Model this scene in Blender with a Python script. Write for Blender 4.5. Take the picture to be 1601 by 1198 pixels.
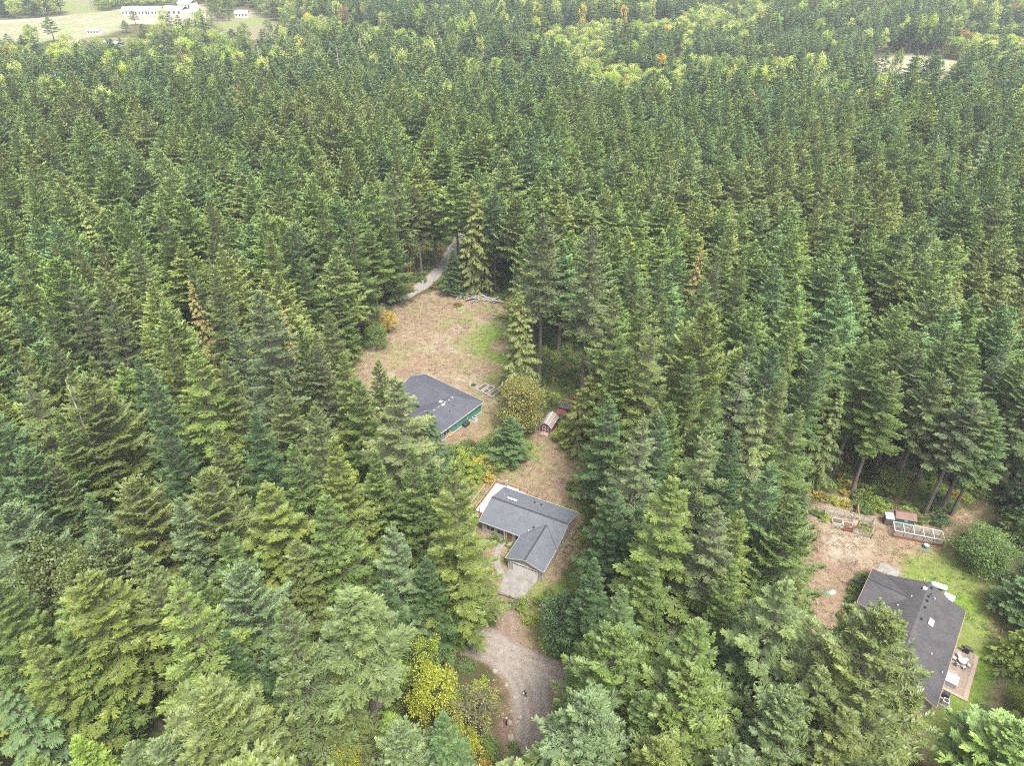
import bpy, bmesh, math, random
import numpy as np
from mathutils import Vector, Matrix

R = math.radians
sc = bpy.context.scene
for o in list(bpy.data.objects):
    bpy.data.objects.remove(o)
col = sc.collection

# ------------------------------------------------------------------ camera, sky, sun, exposure
CAM_H, PITCH, FPX, PW, PH = 100.0, R(34.8), 1111.0, 1601.0, 1198.0
cam_d = bpy.data.cameras.new('camera')
cam_d.sensor_width = 36.0
cam_d.lens = FPX / PW * 36.0
cam_d.clip_start = 0.5
cam_d.clip_end = 6000
cam = bpy.data.objects.new('camera', cam_d)
col.objects.link(cam)
cam.location = (0, 0, CAM_H)
cam.rotation_euler = (math.pi / 2 - PITCH, 0, 0)
sc.camera = cam

SUN_EL, SUN_AZ = R(62), R(150)      # azimuth measured clockwise from +Y (camera looks along +Y)
world = bpy.data.worlds.new('World')
sc.world = world
world.use_nodes = True
wn = world.node_tree
wn.nodes.clear()
sky = wn.nodes.new('ShaderNodeTexSky')
sky.sky_type = 'NISHITA'
sky.sun_disc = False
sky.sun_elevation = SUN_EL
sky.sun_rotation = SUN_AZ
sky.air_density = 1.0
sky.dust_density = 4.0
hs = wn.nodes.new('ShaderNodeHueSaturation')
hs.inputs['Saturation'].default_value = 0.18       # thin overcast: an almost white sky
bg = wn.nodes.new('ShaderNodeBackground')
bg.inputs['Strength'].default_value = 0.115
wo = wn.nodes.new('ShaderNodeOutputWorld')
wn.links.new(sky.outputs[0], hs.inputs['Color'])
wn.links.new(hs.outputs[0], bg.inputs['Color'])
wn.links.new(bg.outputs[0], wo.inputs['Surface'])

sun_d = bpy.data.lights.new('sun', 'SUN')
sun_d.energy = 1.5
sun_d.angle = R(16)
sun_d.color = (1.0, 0.95, 0.87)
sun = bpy.data.objects.new('sun', sun_d)
col.objects.link(sun)
sdir = Vector((math.sin(SUN_AZ) * math.cos(SUN_EL), math.cos(SUN_AZ) * math.cos(SUN_EL), math.sin(SUN_EL)))
sun.rotation_euler = (-sdir).to_track_quat('-Z', 'Y').to_euler()
sun.location = (0, 0, 150)

vs = sc.view_settings
vs.view_transform = 'Standard'
vs.look = 'None'
vs.gamma = 1
vs.use_curve_mapping = False
vs.exposure = 2.05
sc.cycles.max_bounces = 6
sc.cycles.diffuse_bounces = 3
sc.cycles.glossy_bounces = 2
sc.cycles.transmission_bounces = 4
sc.cycles.transparent_max_bounces = 8
sc.cycles.volume_bounces = 0
sc.cycles.filter_width = 1.1
sc.cycles.use_denoising = False

# ------------------------------------------------------------------ survey helper: photograph point -> place on the site
CT, ST = math.cos(PITCH), math.sin(PITCH)


def P(px, py, z=0.0):
    x = (px - 800.5) / FPX
    y = -(py - 599.0) / FPX
    d = (x, CT + y * ST, -ST + y * CT)
    t = (z - CAM_H) / d[2]
    return Vector((d[0] * t, d[1] * t, z))


def proj(X, Y, Z):
    """site -> photograph (numpy arrays welcome)"""
    dz = Z - CAM_H
    depth = Y * CT - dz * ST
    up = Y * ST + dz * CT
    return 800.5 + FPX * X / depth, 599.0 - FPX * up / depth


def lerp(a, b, t):
    return a + (b - a) * t


# value noise on numpy arrays
_tab = np.random.RandomState(77).rand(256, 256)


def vnoise(x, y, scale, seed=0):
    x = np.asarray(x, float) / scale + seed * 17.3
    y = np.asarray(y, float) / scale + seed * 9.1
    xi, yi = np.floor(x).astype(int), np.floor(y).astype(int)
    fx, fy = x - xi, y - yi
    fx, fy = fx * fx * (3 - 2 * fx), fy * fy * (3 - 2 * fy)
    a = _tab[xi % 256, yi % 256]; b = _tab[(xi + 1) % 256, yi % 256]
    c = _tab[xi % 256, (yi + 1) % 256]; d = _tab[(xi + 1) % 256, (yi + 1) % 256]
    return (a * (1 - fx) + b * fx) * (1 - fy) + (c * (1 - fx) + d * fx) * fy


def fbm(x, y, scale, seed=0):
    return (vnoise(x, y, scale, seed) + .5 * vnoise(x, y, scale / 2.1, seed + 3) + .25 * vnoise(x, y, scale / 4.3, seed + 5)) / 1.75


def poly_dist(x, y, poly):
    """signed distance to polygon, + inside"""
    x = np.asarray(x, float); y = np.asarray(y, float)
    inside = np.zeros(x.shape, bool)
    dmin = np.full(x.shape, 1e9)
    n = len(poly)
    for i in range(n):
        x0, y0 = poly[i][0], poly[i][1]
        x1, y1 = poly[(i + 1) % n][0], poly[(i + 1) % n][1]
        cond = ((y0 > y) != (y1 > y))
        with np.errstate(divide='ignore', invalid='ignore'):
            xint = (x1 - x0) * (y - y0) / ((y1 - y0) if y1 != y0 else 1e-9) + x0
        inside ^= cond & (x < xint)
        dx, dy = x1 - x0, y1 - y0
        l2 = dx * dx + dy * dy + 1e-9
        t = np.clip(((x - x0) * dx + (y - y0) * dy) / l2, 0, 1)
        dmin = np.minimum(dmin, np.hypot(x - x0 - t * dx, y - y0 - t * dy))
    return np.where(inside, dmin, -dmin)


def line_dist(x, y, pts):
    x = np.asarray(x, float); y = np.asarray(y, float)
    dmin = np.full(x.shape, 1e9)
    along = np.zeros(x.shape)
    acc = 0
    for i in range(len(pts) - 1):
        x0, y0 = pts[i][0], pts[i][1]; x1, y1 = pts[i + 1][0], pts[i + 1][1]
        dx, dy = x1 - x0, y1 - y0
        l2 = dx * dx + dy * dy + 1e-9
        t = np.clip(((x - x0) * dx + (y - y0) * dy) / l2, 0, 1)
        d = np.hypot(x - x0 - t * dx, y - y0 - t * dy)
        along = np.where(d < dmin, acc + t * math.sqrt(l2), along)
        dmin = np.minimum(dmin, d)
        acc += math.sqrt(l2)
    return dmin, along


def smooth(a, b, x):
    t = np.clip((x - a) / (b - a), 0, 1)
    return t * t * (3 - 2 * t)


def catmull(pts, n=10):
    out = []
    p = [pts[0]] + list(pts) + [pts[-1]]
    for i in range(1, len(p) - 2):
        for k in range(n):
            t = k / n
            a, b, c, d = (np.array(q, float) for q in p[i - 1:i + 3])
            out.append(.5 * (2 * b + (c - a) * t + (2 * a - 5 * b + 4 * c - d) * t * t + (3 * b - a - 3 * c + d) * t ** 3))
    out.append(np.array(pts[-1], float))
    return out


# ------------------------------------------------------------------ materials
MATS = {}


def new_mat(name):
    m = bpy.data.materials.new(name)
    m.use_nodes = True
    nt = m.node_tree
    nt.nodes.clear()
    out = nt.nodes.new('ShaderNodeOutputMaterial')
    MATS[name] = m
    return m, nt, out


def mnode(nt, op, a=None, b=None, c=None):
    n = nt.nodes.new('ShaderNodeMath')
    n.operation = op
    for i, v in enumerate((a, b, c)):
        if v is None:
            continue
        if isinstance(v, (int, float)):
            n.inputs[i].default_value = v
        else:
            nt.links.new(v, n.inputs[i])
    return n.outputs[0]


def mixc(nt, fac, a, b, mode='MIX'):
    n = nt.nodes.new('ShaderNodeMix')
    n.data_type = 'RGBA'
    n.blend_type = mode
    for sock, v in ((n.inputs[0], fac), (n.inputs[6], a), (n.inputs[7], b)):
        if isinstance(v, (int, float)):
            sock.default_value = v
        elif isinstance(v, (tuple, list)):
            sock.default_value = tuple(v) + ((1,) if len(v) == 3 else ())
        else:
            nt.links.new(v, sock)
    return n.outputs[2]


def noise(nt, coord, scale, detail=4, rough=.6):
    n = nt.nodes.new('ShaderNodeTexNoise')
    n.inputs['Scale'].default_value = scale
    n.inputs['Detail'].default_value = detail
    n.inputs['Roughness'].default_value = rough
    nt.links.new(coord, n.inputs['Vector'])
    return n.outputs[0]


def ramp(nt, fac, stops):
    n = nt.nodes.new('ShaderNodeValToRGB')
    cr = n.color_ramp
    while len(cr.elements) < len(stops):
        cr.elements.new(.5)
    for e, (p, c) in zip(cr.elements, stops):
        e.position = p
        e.color = tuple(c) + (1,) if not isinstance(c, (int, float)) else (c, c, c, 1)
    nt.links.new(fac, n.inputs[0])
    return n.outputs[0]


def principled(nt, out, color, rough=.8, spec=.3, bump=None, bstr=.3, bdist=.05, metal=0.0):
    b = nt.nodes.new('ShaderNodeBsdfPrincipled')
    if isinstance(color, (tuple, list)):
        b.inputs['Base Color'].default_value = tuple(color) + (1,)
    else:
        nt.links.new(color, b.inputs['Base Color'])
    b.inputs['Roughness'].default_value = rough
    b.inputs['Specular IOR Level'].default_value = spec
    b.inputs['Metallic'].default_value = metal
    if bump is not None:
        bn = nt.nodes.new('ShaderNodeBump')
        bn.inputs['Strength'].default_value = bstr
        bn.inputs['Distance'].default_value = bdist
        nt.links.new(bump, bn.inputs['Height'])
        nt.links.new(bn.outputs[0], b.inputs['Normal'])
    nt.links.new(b.outputs[0], out.inputs['Surface'])
    return b


def weathered(name, c, var=.25, scale=1.5, rough=.75, spec=.3, dirt=None, fine=9.0, metal=0.0):
    """plain painted / timber / concrete surface with uneven tone"""
    m, nt, out = new_mat(name)
    tc = nt.nodes.new('ShaderNodeTexCoord')
    n1 = noise(nt, tc.outputs['Object'], scale, 5, .65)
    n2 = noise(nt, tc.outputs['Object'], fine, 3, .7)
    f = mnode(nt, 'ADD', mnode(nt, 'MULTIPLY', n1, .65), mnode(nt, 'MULTIPLY', n2, .35))
    lo = tuple(v * (1 - var) for v in (dirt or c))
    hi = tuple(min(1, v * (1 + var)) for v in c)
    colr = ramp(nt, f, [(.3, lo), (.68, hi)])
    principled(nt, out, colr, rough, spec, n2, .2, .02, metal)
    return m


weathered('white_paint', (.52, .515, .505), .10)
weathered('white_trim', (.38, .38, .37), .08)
weathered('taupe_wall', (.33, .29, .25), .10)
weathered('green_wall', (.055, .16, .115), .10)
weathered('green_coop', (.05, .15, .12), .12)
weathered('grey_wall', (.30, .29, .27), .12)
weathered('blue_trim', (.12, .32, .42), .1)
weathered('red_wall', (.17, .035, .042), .2)
weathered('maroon_plank', (.20, .055, .06), .2)
weathered('cedar_rail', (.28, .16, .105), .2)
weathered('redwood', (.19, .075, .05), .25)
weathered('pale_timber', (.28, .225, .175), .2)
weathered('grey_timber', (.25, .23, .215), .3)
weathered('dark_timber', (.10, .085, .08), .25)
weathered('bleached_log', (.24, .225, .215), .5, 2.5)
weathered('concrete', (.215, .205, .185), .22, .8, dirt=(.15, .135, .115))
weathered('concrete_pale', (.27, .25, .225), .2)
weathered('soil', (.10, .07, .05), .3)
weathered('black_plastic', (.018, .018, .02), .2, rough=.45, spec=.5)
weathered('dark_metal', (.05, .05, .055), .2, rough=.45, spec=.5, metal=.3)
weathered('grey_metal', (.30, .31, .33), .12, rough=.4, spec=.5)
weathered('ac_metal', (.38, .385, .39), .08, rough=.5)
weathered('yellow_plastic', (.80, .68, .06), .08, rough=.4)
weathered('orange_cloth', (.62, .25, .12), .12)
weathered('teal_plastic', (.03, .30, .38), .1, rough=.4)
weathered('pale_blue_plastic', (.55, .68, .70), .08, rough=.5)
weathered('green_plastic', (.05, .28, .15), .12, rough=.5)
weathered('window_dark', (.03, .035, .04), .1, rough=.08, spec=.8)
weathered('skylight_glass', (.50, .58, .50), .06, rough=.12, spec=.7)
weathered('patio_tile', (.215, .165, .125), .25, 2.0)
weathered('stone', (.27, .235, .20), .35)
weathered('bark', (.105, .09, .078), .35, 1.2, fine=6)
weathered('bark_red', (.20, .095, .06), .35, 1.2, fine=6)
weathered('bark_pale', (.42, .40, .37), .25, 1.2, fine=6)
weathered('dead_wood', (.38, .35, .32), .25, 1.2, fine=6)
weathered('far_white_roof', (.46, .47, .48), .08)
weathered('far_wall', (.55, .52, .48), .1)
weathered('far_blue_roof', (.38, .42, .50), .1)
weathered('wire', (.33, .33, .31), .15, rough=.5)
weathered('skin', (.55, .36, .27), .05)
weathered('cloth_black', (.015, .015, .018), .2, rough=.9)
weathered('cloth_pale', (.60, .52, .50), .1, rough=.9)
weathered('hair_dark', (.02, .015, .012), .2)


def roof_mat(name, c, c2, streak=.18):
    m, nt, out = new_mat(name)
    tc = nt.nodes.new('ShaderNodeTexCoord')
    ob = tc.outputs['Object']
    n1 = noise(nt, ob, .55, 6, .7)
    n2 = noise(nt, ob, 4.5, 4, .75)
    # shingle tabs: brick texture in plan, courses come from position
    mp = nt.nodes.new('ShaderNodeMapping')
    nt.links.new(ob, mp.inputs[0])
    br = nt.nodes.new('ShaderNodeTexBrick')
    br.inputs['Scale'].default_value = 3.2
    br.inputs['Mortar Size'].default_value = .012
    br.inputs['Color1'].default_value = (.82, .82, .82, 1)
    br.inputs['Color2'].default_value = (1.12, 1.12, 1.12, 1)
    br.inputs['Mortar'].default_value = (.6, .6, .6, 1)
    nt.links.new(mp.outputs[0], br.inputs['Vector'])
    f = mnode(nt, 'ADD', mnode(nt, 'MULTIPLY', n1, .6), mnode(nt, 'MULTIPLY', n2, .4))
    base = ramp(nt, f, [(.32, c), (.68, c2)])
    colr = mixc(nt, .8, base, br.outputs['Color'], 'MULTIPLY')
    lit = noise(nt, ob, 1.7, 8, .8)
    litf = ramp(nt, lit, [(.58, 0.0), (.72, .55)])
    colr = mixc(nt, litf, colr, (c2[0] * 1.25, c2[1] * 1.12, c2[2] * .85))
    principled(nt, out, colr, .85, .35, n2, .35, .02)
    return m


roof_mat('roof_blue_grey', (.080, .088, .102), (.125, .136, .154))
roof_mat('roof_charcoal', (.050, .053, .066), (.086, .090, .108))
roof_mat('roof_brown_grey', (.036, .034, .038), (.080, .075, .080))
roof_mat('roof_brown', (.13, .075, .06), (.22, .14, .12))
roof_mat('roof_pink_grey', (.20, .155, .148), (.34, .285, .265))


def siding(name, c, horiz=True):
    m, nt, out = new_mat(name)
    tc = nt.nodes.new('ShaderNodeTexCoord')
    wv = nt.nodes.new('ShaderNodeTexWave')
    wv.bands_direction = 'Z' if horiz else 'X'
    wv.wave_profile = 'SAW'
    wv.inputs['Scale'].default_value = 1.6
    nt.links.new(tc.outputs['Object'], wv.inputs['Vector'])
    n1 = noise(nt, tc.outputs['Object'], 1.1, 4)
    colr = mixc(nt, .5, ramp(nt, n1, [(.3, tuple(v * .88 for v in c)), (.7, tuple(v * 1.1 for v in c))]),
                ramp(nt, wv.outputs[0], [(0, .8), (.15, 1.0)]), 'MULTIPLY')
    principled(nt, out, colr, .7, .3, wv.outputs[0], .3, .02)
    return m


siding('siding_taupe', (.34, .30, .26))
siding('siding_green', (.06, .19, .135))
siding('siding_grey', (.30, .29, .27))


# ground material: shared by every sheet of the site; weights come from a vertex attribute
def ground_mat():
    m, nt, out = new_mat('ground_cover')
    geo = nt.nodes.new('ShaderNodeNewGeometry')
    pos = geo.outputs['Position']
    at = nt.nodes.new('ShaderNodeAttribute')
    at.attribute_name = 'cover'
    sp = nt.nodes.new('ShaderNodeSeparateColor')
    nt.links.new(at.outputs['Color'], sp.inputs[0])
    at2 = nt.nodes.new('ShaderNodeAttribute')
    at2.attribute_name = 'cover_b'
    sp2 = nt.nodes.new('ShaderNodeSeparateColor')
    nt.links.new(at2.outputs['Color'], sp2.inputs[0])
    nb = noise(nt, pos, .12, 6, .65)
    nm = noise(nt, pos, .8, 6, .7)
    nf = noise(nt, pos, 4.5, 4, .75)
    nff = noise(nt, pos, 14.0, 3, .8)
    mixed = mnode(nt, 'ADD', mnode(nt, 'MULTIPLY', nm, .45), mnode(nt, 'MULTIPLY', nf, .55))
    fine = mnode(nt, 'ADD', mnode(nt, 'MULTIPLY', nf, .5), mnode(nt, 'MULTIPLY', nff, .5))
    floor = ramp(nt, mixed, [(.30, (.030, .024, .014)), (.46, (.075, .055, .032)), (.55, (.045, .062, .020)), (.72, (.10, .115, .04))])
    dry = ramp(nt, mixed, [(.30, (.070, .052, .036)), (.42, (.155, .116, .083)), (.54, (.222, .170, .120)), (.70, (.34, .275, .20))])
    drytint = ramp(nt, nb, [(.35, (1.0, .93, .90)), (.65, (.98, 1.0, .92))])
    dry = mixc(nt, 1.0, dry, drytint, 'MULTIPLY')
    green = ramp(nt, mixed, [(.28, (.055, .095, .014)), (.5, (.115, .175, .026)), (.72, (.21, .245, .06))])
    gravel = ramp(nt, fine, [(.3, (.14, .128, .115)), (.5, (.23, .212, .192)), (.7, (.33, .305, .28))])
    dirt = ramp(nt, mixed, [(.3, (.08, .048, .036)), (.5, (.165, .108, .082)), (.7, (.26, .18, .14))])
    pale = ramp(nt, mixed, [(.3, (.19, .16, .12)), (.5, (.29, .245, .19)), (.7, (.39, .34, .275))])
    far = ramp(nt, nb, [(.3, (.20, .17, .13)), (.6, (.22, .22, .14)), (.8, (.32, .27, .20))])
    c = mixc(nt, sp.outputs[0], floor, dry)
    c = mixc(nt, sp2.outputs[0], c, pale)
    c = mixc(nt, sp2.outputs[1], c, far)
    c = mixc(nt, sp.outputs[1], c, green)
    c = mixc(nt, at.outputs['Alpha'], c, dirt)
    c = mixc(nt, sp.outputs[2], c, gravel)
    h = mnode(nt, 'ADD', mixed, mnode(nt, 'MULTIPLY', nff, .5))
    principled(nt, out, c, .95, .1, h, .7, .12)
    return m


GROUND = ground_mat()


def foliage_mat(name, trans=.28):
    m, nt, out = new_mat(name)
    at = nt.nodes.new('ShaderNodeAttribute')
    at.attribute_type = 'INSTANCER'
    at.attribute_name = 'tint'
    va = nt.nodes.new('ShaderNodeAttribute')
    va.attribute_name = 'leafvar'
    f = va.outputs['Fac']
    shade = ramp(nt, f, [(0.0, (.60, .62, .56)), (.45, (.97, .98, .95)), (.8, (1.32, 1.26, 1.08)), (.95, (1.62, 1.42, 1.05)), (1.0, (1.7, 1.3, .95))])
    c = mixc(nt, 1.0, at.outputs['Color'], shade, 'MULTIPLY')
    d = nt.nodes.new('ShaderNodeBsdfDiffuse')
    t = nt.nodes.new('ShaderNodeBsdfTranslucent')
    g = nt.nodes.new('ShaderNodeBsdfGlossy')
    g.inputs['Roughness'].default_value = .55
    g.inputs['Color'].default_value = (.9, .95, 1, 1)
    nt.links.new(c, d.inputs['Color'])
    tc = mixc(nt, 1.0, c, (1.15, 1.2, .7), 'MULTIPLY')
    nt.links.new(tc, t.inputs['Color'])
    mx = nt.nodes.new('ShaderNodeMixShader')
    mx.inputs[0].default_value = trans
    nt.links.new(d.outputs[0], mx.inputs[1])
    nt.links.new(t.outputs[0], mx.inputs[2])
    mx2 = nt.nodes.new('ShaderNodeMixShader')
    mx2.inputs[0].default_value = .035
    nt.links.new(mx.outputs[0], mx2.inputs[1])
    nt.links.new(g.outputs[0], mx2.inputs[2])
    nt.links.new(mx2.outputs[0], out.inputs['Surface'])
    return m


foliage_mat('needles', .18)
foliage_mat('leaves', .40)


# ------------------------------------------------------------------ object helpers
def tag(o, label=None, cat=None, group=None, kind=None):
    if label: o['label'] = label
    if cat: o['category'] = cat
    if group: o['group'] = group
    if kind: o['kind'] = kind
    return o


def empty(name, loc, rz=0.0, label=None, cat=None, group=None):
    o = bpy.data.objects.new(name, None)
    o.empty_display_size = .3
    col.objects.link(o)
    o.location = loc
    o.rotation_euler = (0, 0, rz)
    tag(o, label, cat, group)
    return o


class MB:
    """collects boxes, bars, tubes, slabs -> ONE mesh object"""
    def __init__(s):
        s.v = []; s.f = []; s.mi = []; s.pieces = []

    def add(s, vs_, fs, mi=0):
        n = len(s.v)
        vs_ = [tuple(v) for v in vs_]
        s.pieces.append((vs_, list(fs)))
        s.v += vs_
        s.f += [tuple(i + n for i in f) for f in fs]
        s.mi += [mi] * len(fs)
        return s

    def box(s, x0, x1, y0, y1, z0, z1, mi=0):
        vs_ = [(x0, y0, z0), (x1, y0, z0), (x1, y1, z0), (x0, y1, z0), (x0, y0, z1), (x1, y0, z1), (x1, y1, z1), (x0, y1, z1)]
        return s.add(vs_, [(0, 3, 2, 1), (4, 5, 6, 7), (0, 1, 5, 4), (1, 2, 6, 5), (2, 3, 7, 6), (3, 0, 4, 7)], mi)

    def bar(s, a, b, w, h, mi=0):
        a, b = Vector(a), Vector(b)
        d = (b - a).normalized()
        up = Vector((0, 0, 1)) if abs(d.z) < .95 else Vector((0, 1, 0))
        sd = d.cross(up).normalized() * (w / 2)
        u = sd.cross(d).normalized() * (h / 2)
        vs_ = [a - sd - u, a + sd - u, a + sd + u, a - sd + u, b - sd - u, b + sd - u, b + sd + u, b - sd + u]
        return s.add(vs_, [(0, 1, 2, 3), (7, 6, 5, 4), (0, 4, 5, 1), (1, 5, 6, 2), (2, 6, 7, 3), (3, 7, 4, 0)], mi)

    def tube(s, pts, rad, n=7, mi=0, caps=True):
        pts = [Vector(p) for p in pts]
        if not isinstance(rad, (list, tuple)):
            rad = [rad] * len(pts)
        vs_ = []
        for i, p in enumerate(pts):
            d = (pts[min(i + 1, len(pts) - 1)] - pts[max(i - 1, 0)]).normalized()
            a = Vector((0, 0, 1)) if abs(d.z) < .9 else Vector((1, 0, 0))
            x = d.cross(a).normalized(); y = d.cross(x)
            for k in range(n):
                q = 2 * math.pi * k / n
                vs_.append(p + x * (math.cos(q) * rad[i]) + y * (math.sin(q) * rad[i]))
        fs = []
        for i in range(len(pts) - 1):
            for k in range(n):
                fs.append((i * n + k, i * n + (k + 1) % n, (i + 1) * n + (k + 1) % n, (i + 1) * n + k))
        if caps:
            fs.append(tuple(range(n - 1, -1, -1)))
            fs.append(tuple((len(pts) - 1) * n + k for k in range(n)))
        return s.add(vs_, fs, mi)

    def slab(s, pts, th, mi=0):
        """polygon with thickness th downward"""
        n = len(pts)
        top = [tuple(p) for p in pts]
        bot = [(p[0], p[1], p[2] - th) for p in pts]
        fs = [tuple(range(n)), tuple(range(2 * n - 1, n - 1, -1))]
        for i in range(n):
            fs.append((i, i + n, (i + 1) % n + n, (i + 1) % n))
        return s.add(top + bot, fs, mi)

    def prism(s, outline, z0, z1, mi=0):
        n = len(outline)
        return s.slab([(p[0], p[1], z1) for p in outline], z1 - z0, mi)

    def each(s, name, mat, parent):
        """one object for every piece added"""
        return [MB().add(v, f).build(name, mat, parent) for v, f in s.pieces]

    def build(s, name, mat, parent=None, smooth_=False, bevel=0):
        me = bpy.data.meshes.new(name)
        me.from_pydata(s.v, [], s.f)
        me.update()
        bm = bmesh.new(); bm.from_mesh(me)
        bmesh.ops.recalc_face_normals(bm, faces=bm.faces)
        if bevel:
            bmesh.ops.bevel(bm, geom=list(bm.edges), offset=bevel, segments=1, affect='EDGES', clamp_overlap=True)
        bm.to_mesh(me); bm.free()
        mats = mat if isinstance(mat, (list, tuple)) else [mat]
        for m in mats:
            me.materials.append(MATS[m] if isinstance(m, str) else m)
        if len(mats) > 1 and not bevel:
            me.polygons.foreach_set('material_index', s.mi)
        if smooth_:
            me.polygons.foreach_set('use_smooth', [True] * len(me.polygons))
        o = bpy.data.objects.new(name, me)
        col.objects.link(o)
        if parent: o.parent = parent
        return o


def part_box(name, mat, parent, x0, x1, y0, y1, z0, z1, bevel=0):
    return MB().box(x0, x1, y0, y1, z0, z1).build(name, mat, parent, bevel=bevel)


def copy_tree(o, parent=None):
    c = o.copy()
    col.objects.link(c)
    c.parent = parent
    for ch in list(o.children):
        copy_tree(ch, c)
    return c


# ------------------------------------------------------------------ GROUND
def grid_mesh(name, xs, ys, zfun, cover_fun, keep=None):
    X, Y = np.meshgrid(xs, ys)
    nx, ny = len(xs), len(ys)
    cov, covb = cover_fun(X, Y)
    Z = zfun(X, Y)
    idx = np.arange(nx * ny).reshape(ny, nx)
    quads = np.stack([idx[:-1, :-1], idx[:-1, 1:], idx[1:, 1:], idx[1:, :-1]], -1).reshape(-1, 4)
    if keep is not None:
        K = keep(X, Y)
        kq = (K[:-1, :-1] | K[:-1, 1:] | K[1:, 1:] | K[1:, :-1]).reshape(-1)
        quads = quads[kq]
    used = np.unique(quads)
    remap = np.full(nx * ny, -1); remap[used] = np.arange(len(used))
    quads = remap[quads]
    co = np.stack([X, Y, Z], -1).reshape(-1, 3)[used]
    me = bpy.data.meshes.new(name)
    me.vertices.add(len(co)); me.vertices.foreach_set('co', co.ravel())
    me.loops.add(quads.size); me.loops.foreach_set('vertex_index', quads.ravel().astype(np.int32))
    me.polygons.add(len(quads)); me.polygons.foreach_set('loop_start', (np.arange(len(quads)) * 4).astype(np.int32))
    me.polygons.foreach_set('use_smooth', [True] * len(quads))
    me.update(calc_edges=True)
    a = me.attributes.new('cover', 'FLOAT_COLOR', 'POINT')
    a.data.foreach_set('color', cov.reshape(-1, 4)[used].astype(np.float32).ravel())
    b = me.attributes.new('cover_b', 'FLOAT_COLOR', 'POINT')
    b.data.foreach_set('color', covb.reshape(-1, 4)[used].astype(np.float32).ravel())
    me.materials.append(GROUND)
    o = bpy.data.objects.new(name, me)
    col.objects.link(o)
    o['kind'] = 'structure'
    return o


def PP(lst, z=0.0):
    return [P(a, b, z)[:2] for a, b in lst]


# open ground (polygons surveyed on the ground plane)
CLEARING = PP([(470, 525), (520, 500), (560, 492), (597, 488), (650, 462), (690, 452), (760, 460), (797, 482), (800, 540), (790, 600), (800, 640), (775, 680),
               (735, 700), (690, 700), (600, 690), (520, 640), (505, 585), (560, 560), (585, 525), (590, 505), (560, 510), (480, 540)])
BACKYARD = PP([(770, 755), (783, 728), (800, 712), (822, 690), (838, 668), (862, 660), (885, 680), (905, 690), (935, 695), (940, 750), (915, 770), (930, 795),
               (918, 835), (905, 875), (890, 900), (845, 935), (810, 945), (770, 940), (745, 900), (742, 850), (735, 800), (735, 760), (755, 745)])
FRONT = PP([(770, 935), (825, 935), (850, 960), (850, 1010), (910, 1050), (900, 1090), (870, 1120), (860, 1180), (850, 1215), (780, 1215), (765, 1150), (775, 1090), (760, 1035), (735, 1005), (770, 985)])
YARD_R = PP([(1255, 790), (1290, 775), (1330, 778), (1380, 790), (1440, 815), (1480, 815), (1500, 795), (1545, 785), (1560, 800), (1500, 835), (1495, 870), (1540, 905), (1565, 960),
             (1580, 1040), (1580, 1090), (1550, 1140), (1500, 1200), (1440, 1200), (1400, 1100), (1290, 1080), (1262, 1020), (1255, 900)])
ROAD_TOP = catmull(PP([(735, 355), (712, 385), (692, 418), (665, 443), (630, 465), (590, 487), (530, 508), (450, 525), (330, 560)]), 8)
ROAD_A = catmull(PP([(815, 1260), (824, 1198), (832, 1150), (832, 1105), (822, 1065), (795, 1032), (762, 1010), (700, 995), (655, 1003), (620, 1040), (575, 1088), (520, 1150), (470, 1200), (430, 1260)]), 8)
ROAD_B = catmull(PP([(800, 1030), (840, 1045), (900, 1066), (960, 1085), (1040, 1110), (1150, 1130)]), 8)
DRIVE_UP = catmull(PP([(800, 1035), (795, 990), (792, 950), (800, 930)]), 8)
MULCH = PP([(765, 1060), (790, 1075), (806, 1110), (808, 1150), (800, 1190), (760, 1190), (755, 1120)])


def zflat(dz):
    def f(X, Y):
        return np.full(X.shape, dz) + .02 * (fbm(X, Y, 3.0, 2) - .5)
    return f


def blank(X):
    return np.zeros(X.shape + (4,)), np.zeros(X.shape + (4,))


# far fields
FAR_FIELDS = [
    (PP([(-40, 42), (60, 30), (150, 18), (205, 14), (200, 46), (120, 62), (40, 66), (-40, 64)]), (.0, .15), (0, 1)),
    (PP([(140, 20), (200, 12), (320, 6), (335, 30), (300, 40), (190, 38)]), (0, 0), (1, 0)),
    (PP([(335, 30), (405, 25), (448, 45), (450, 62), (350, 62)]), (.3, .55), (.35, 0)),
    (PP([(1355, 102), (1390, 84), (1440, 87), (1508, 96), (1500, 125), (1440, 118), (1375, 116)]), (0, 0), (1, 0)),
    (PP([(-40, 34), (60, 27), (120, 22), (125, 27), (60, 33), (-40, 41)]), (0, 0), (1, 0)),
    (PP([(100, 62), (200, 58), (210, 92), (110, 80)]), (.5, .1), (.2, 0)),
    (PP([(370, 12), (400, 18), (400, 26), (365, 30)]), (.2, .2), (.7, 0)),
    (PP([(85, -12), (150, -12), (150, 22), (110, 22), (85, 12)]), (.2, .5), (.3, .3)),
]


def cover_ground(X, Y):
    a, b = blank(X)
    for poly, (dry, grn), (pale, far) in FAR_FIELDS:
        m = np.array([X.min(), X.max()])
        d = poly_dist(X, Y, poly) + (fbm(X, Y, 18, 4) - .5) * 14
        w = smooth(-3, 5, d)
        a[..., 0] = np.maximum(a[..., 0], w * dry)
        a[..., 1] = np.maximum(a[..., 1], w * grn * smooth(.35, .65, fbm(X, Y, 25, 8)) * 1.4)
        b[..., 0] = np.maximum(b[..., 0], w * pale)
        b[..., 1] = np.maximum(b[..., 1], w * far)
    a[..., 1] = np.maximum(a[..., 1], .55 * smooth(.5, .8, fbm(X, Y, 9, 12)))
    return np.clip(a, 0, 1), np.clip(b, 0, 1)


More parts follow.
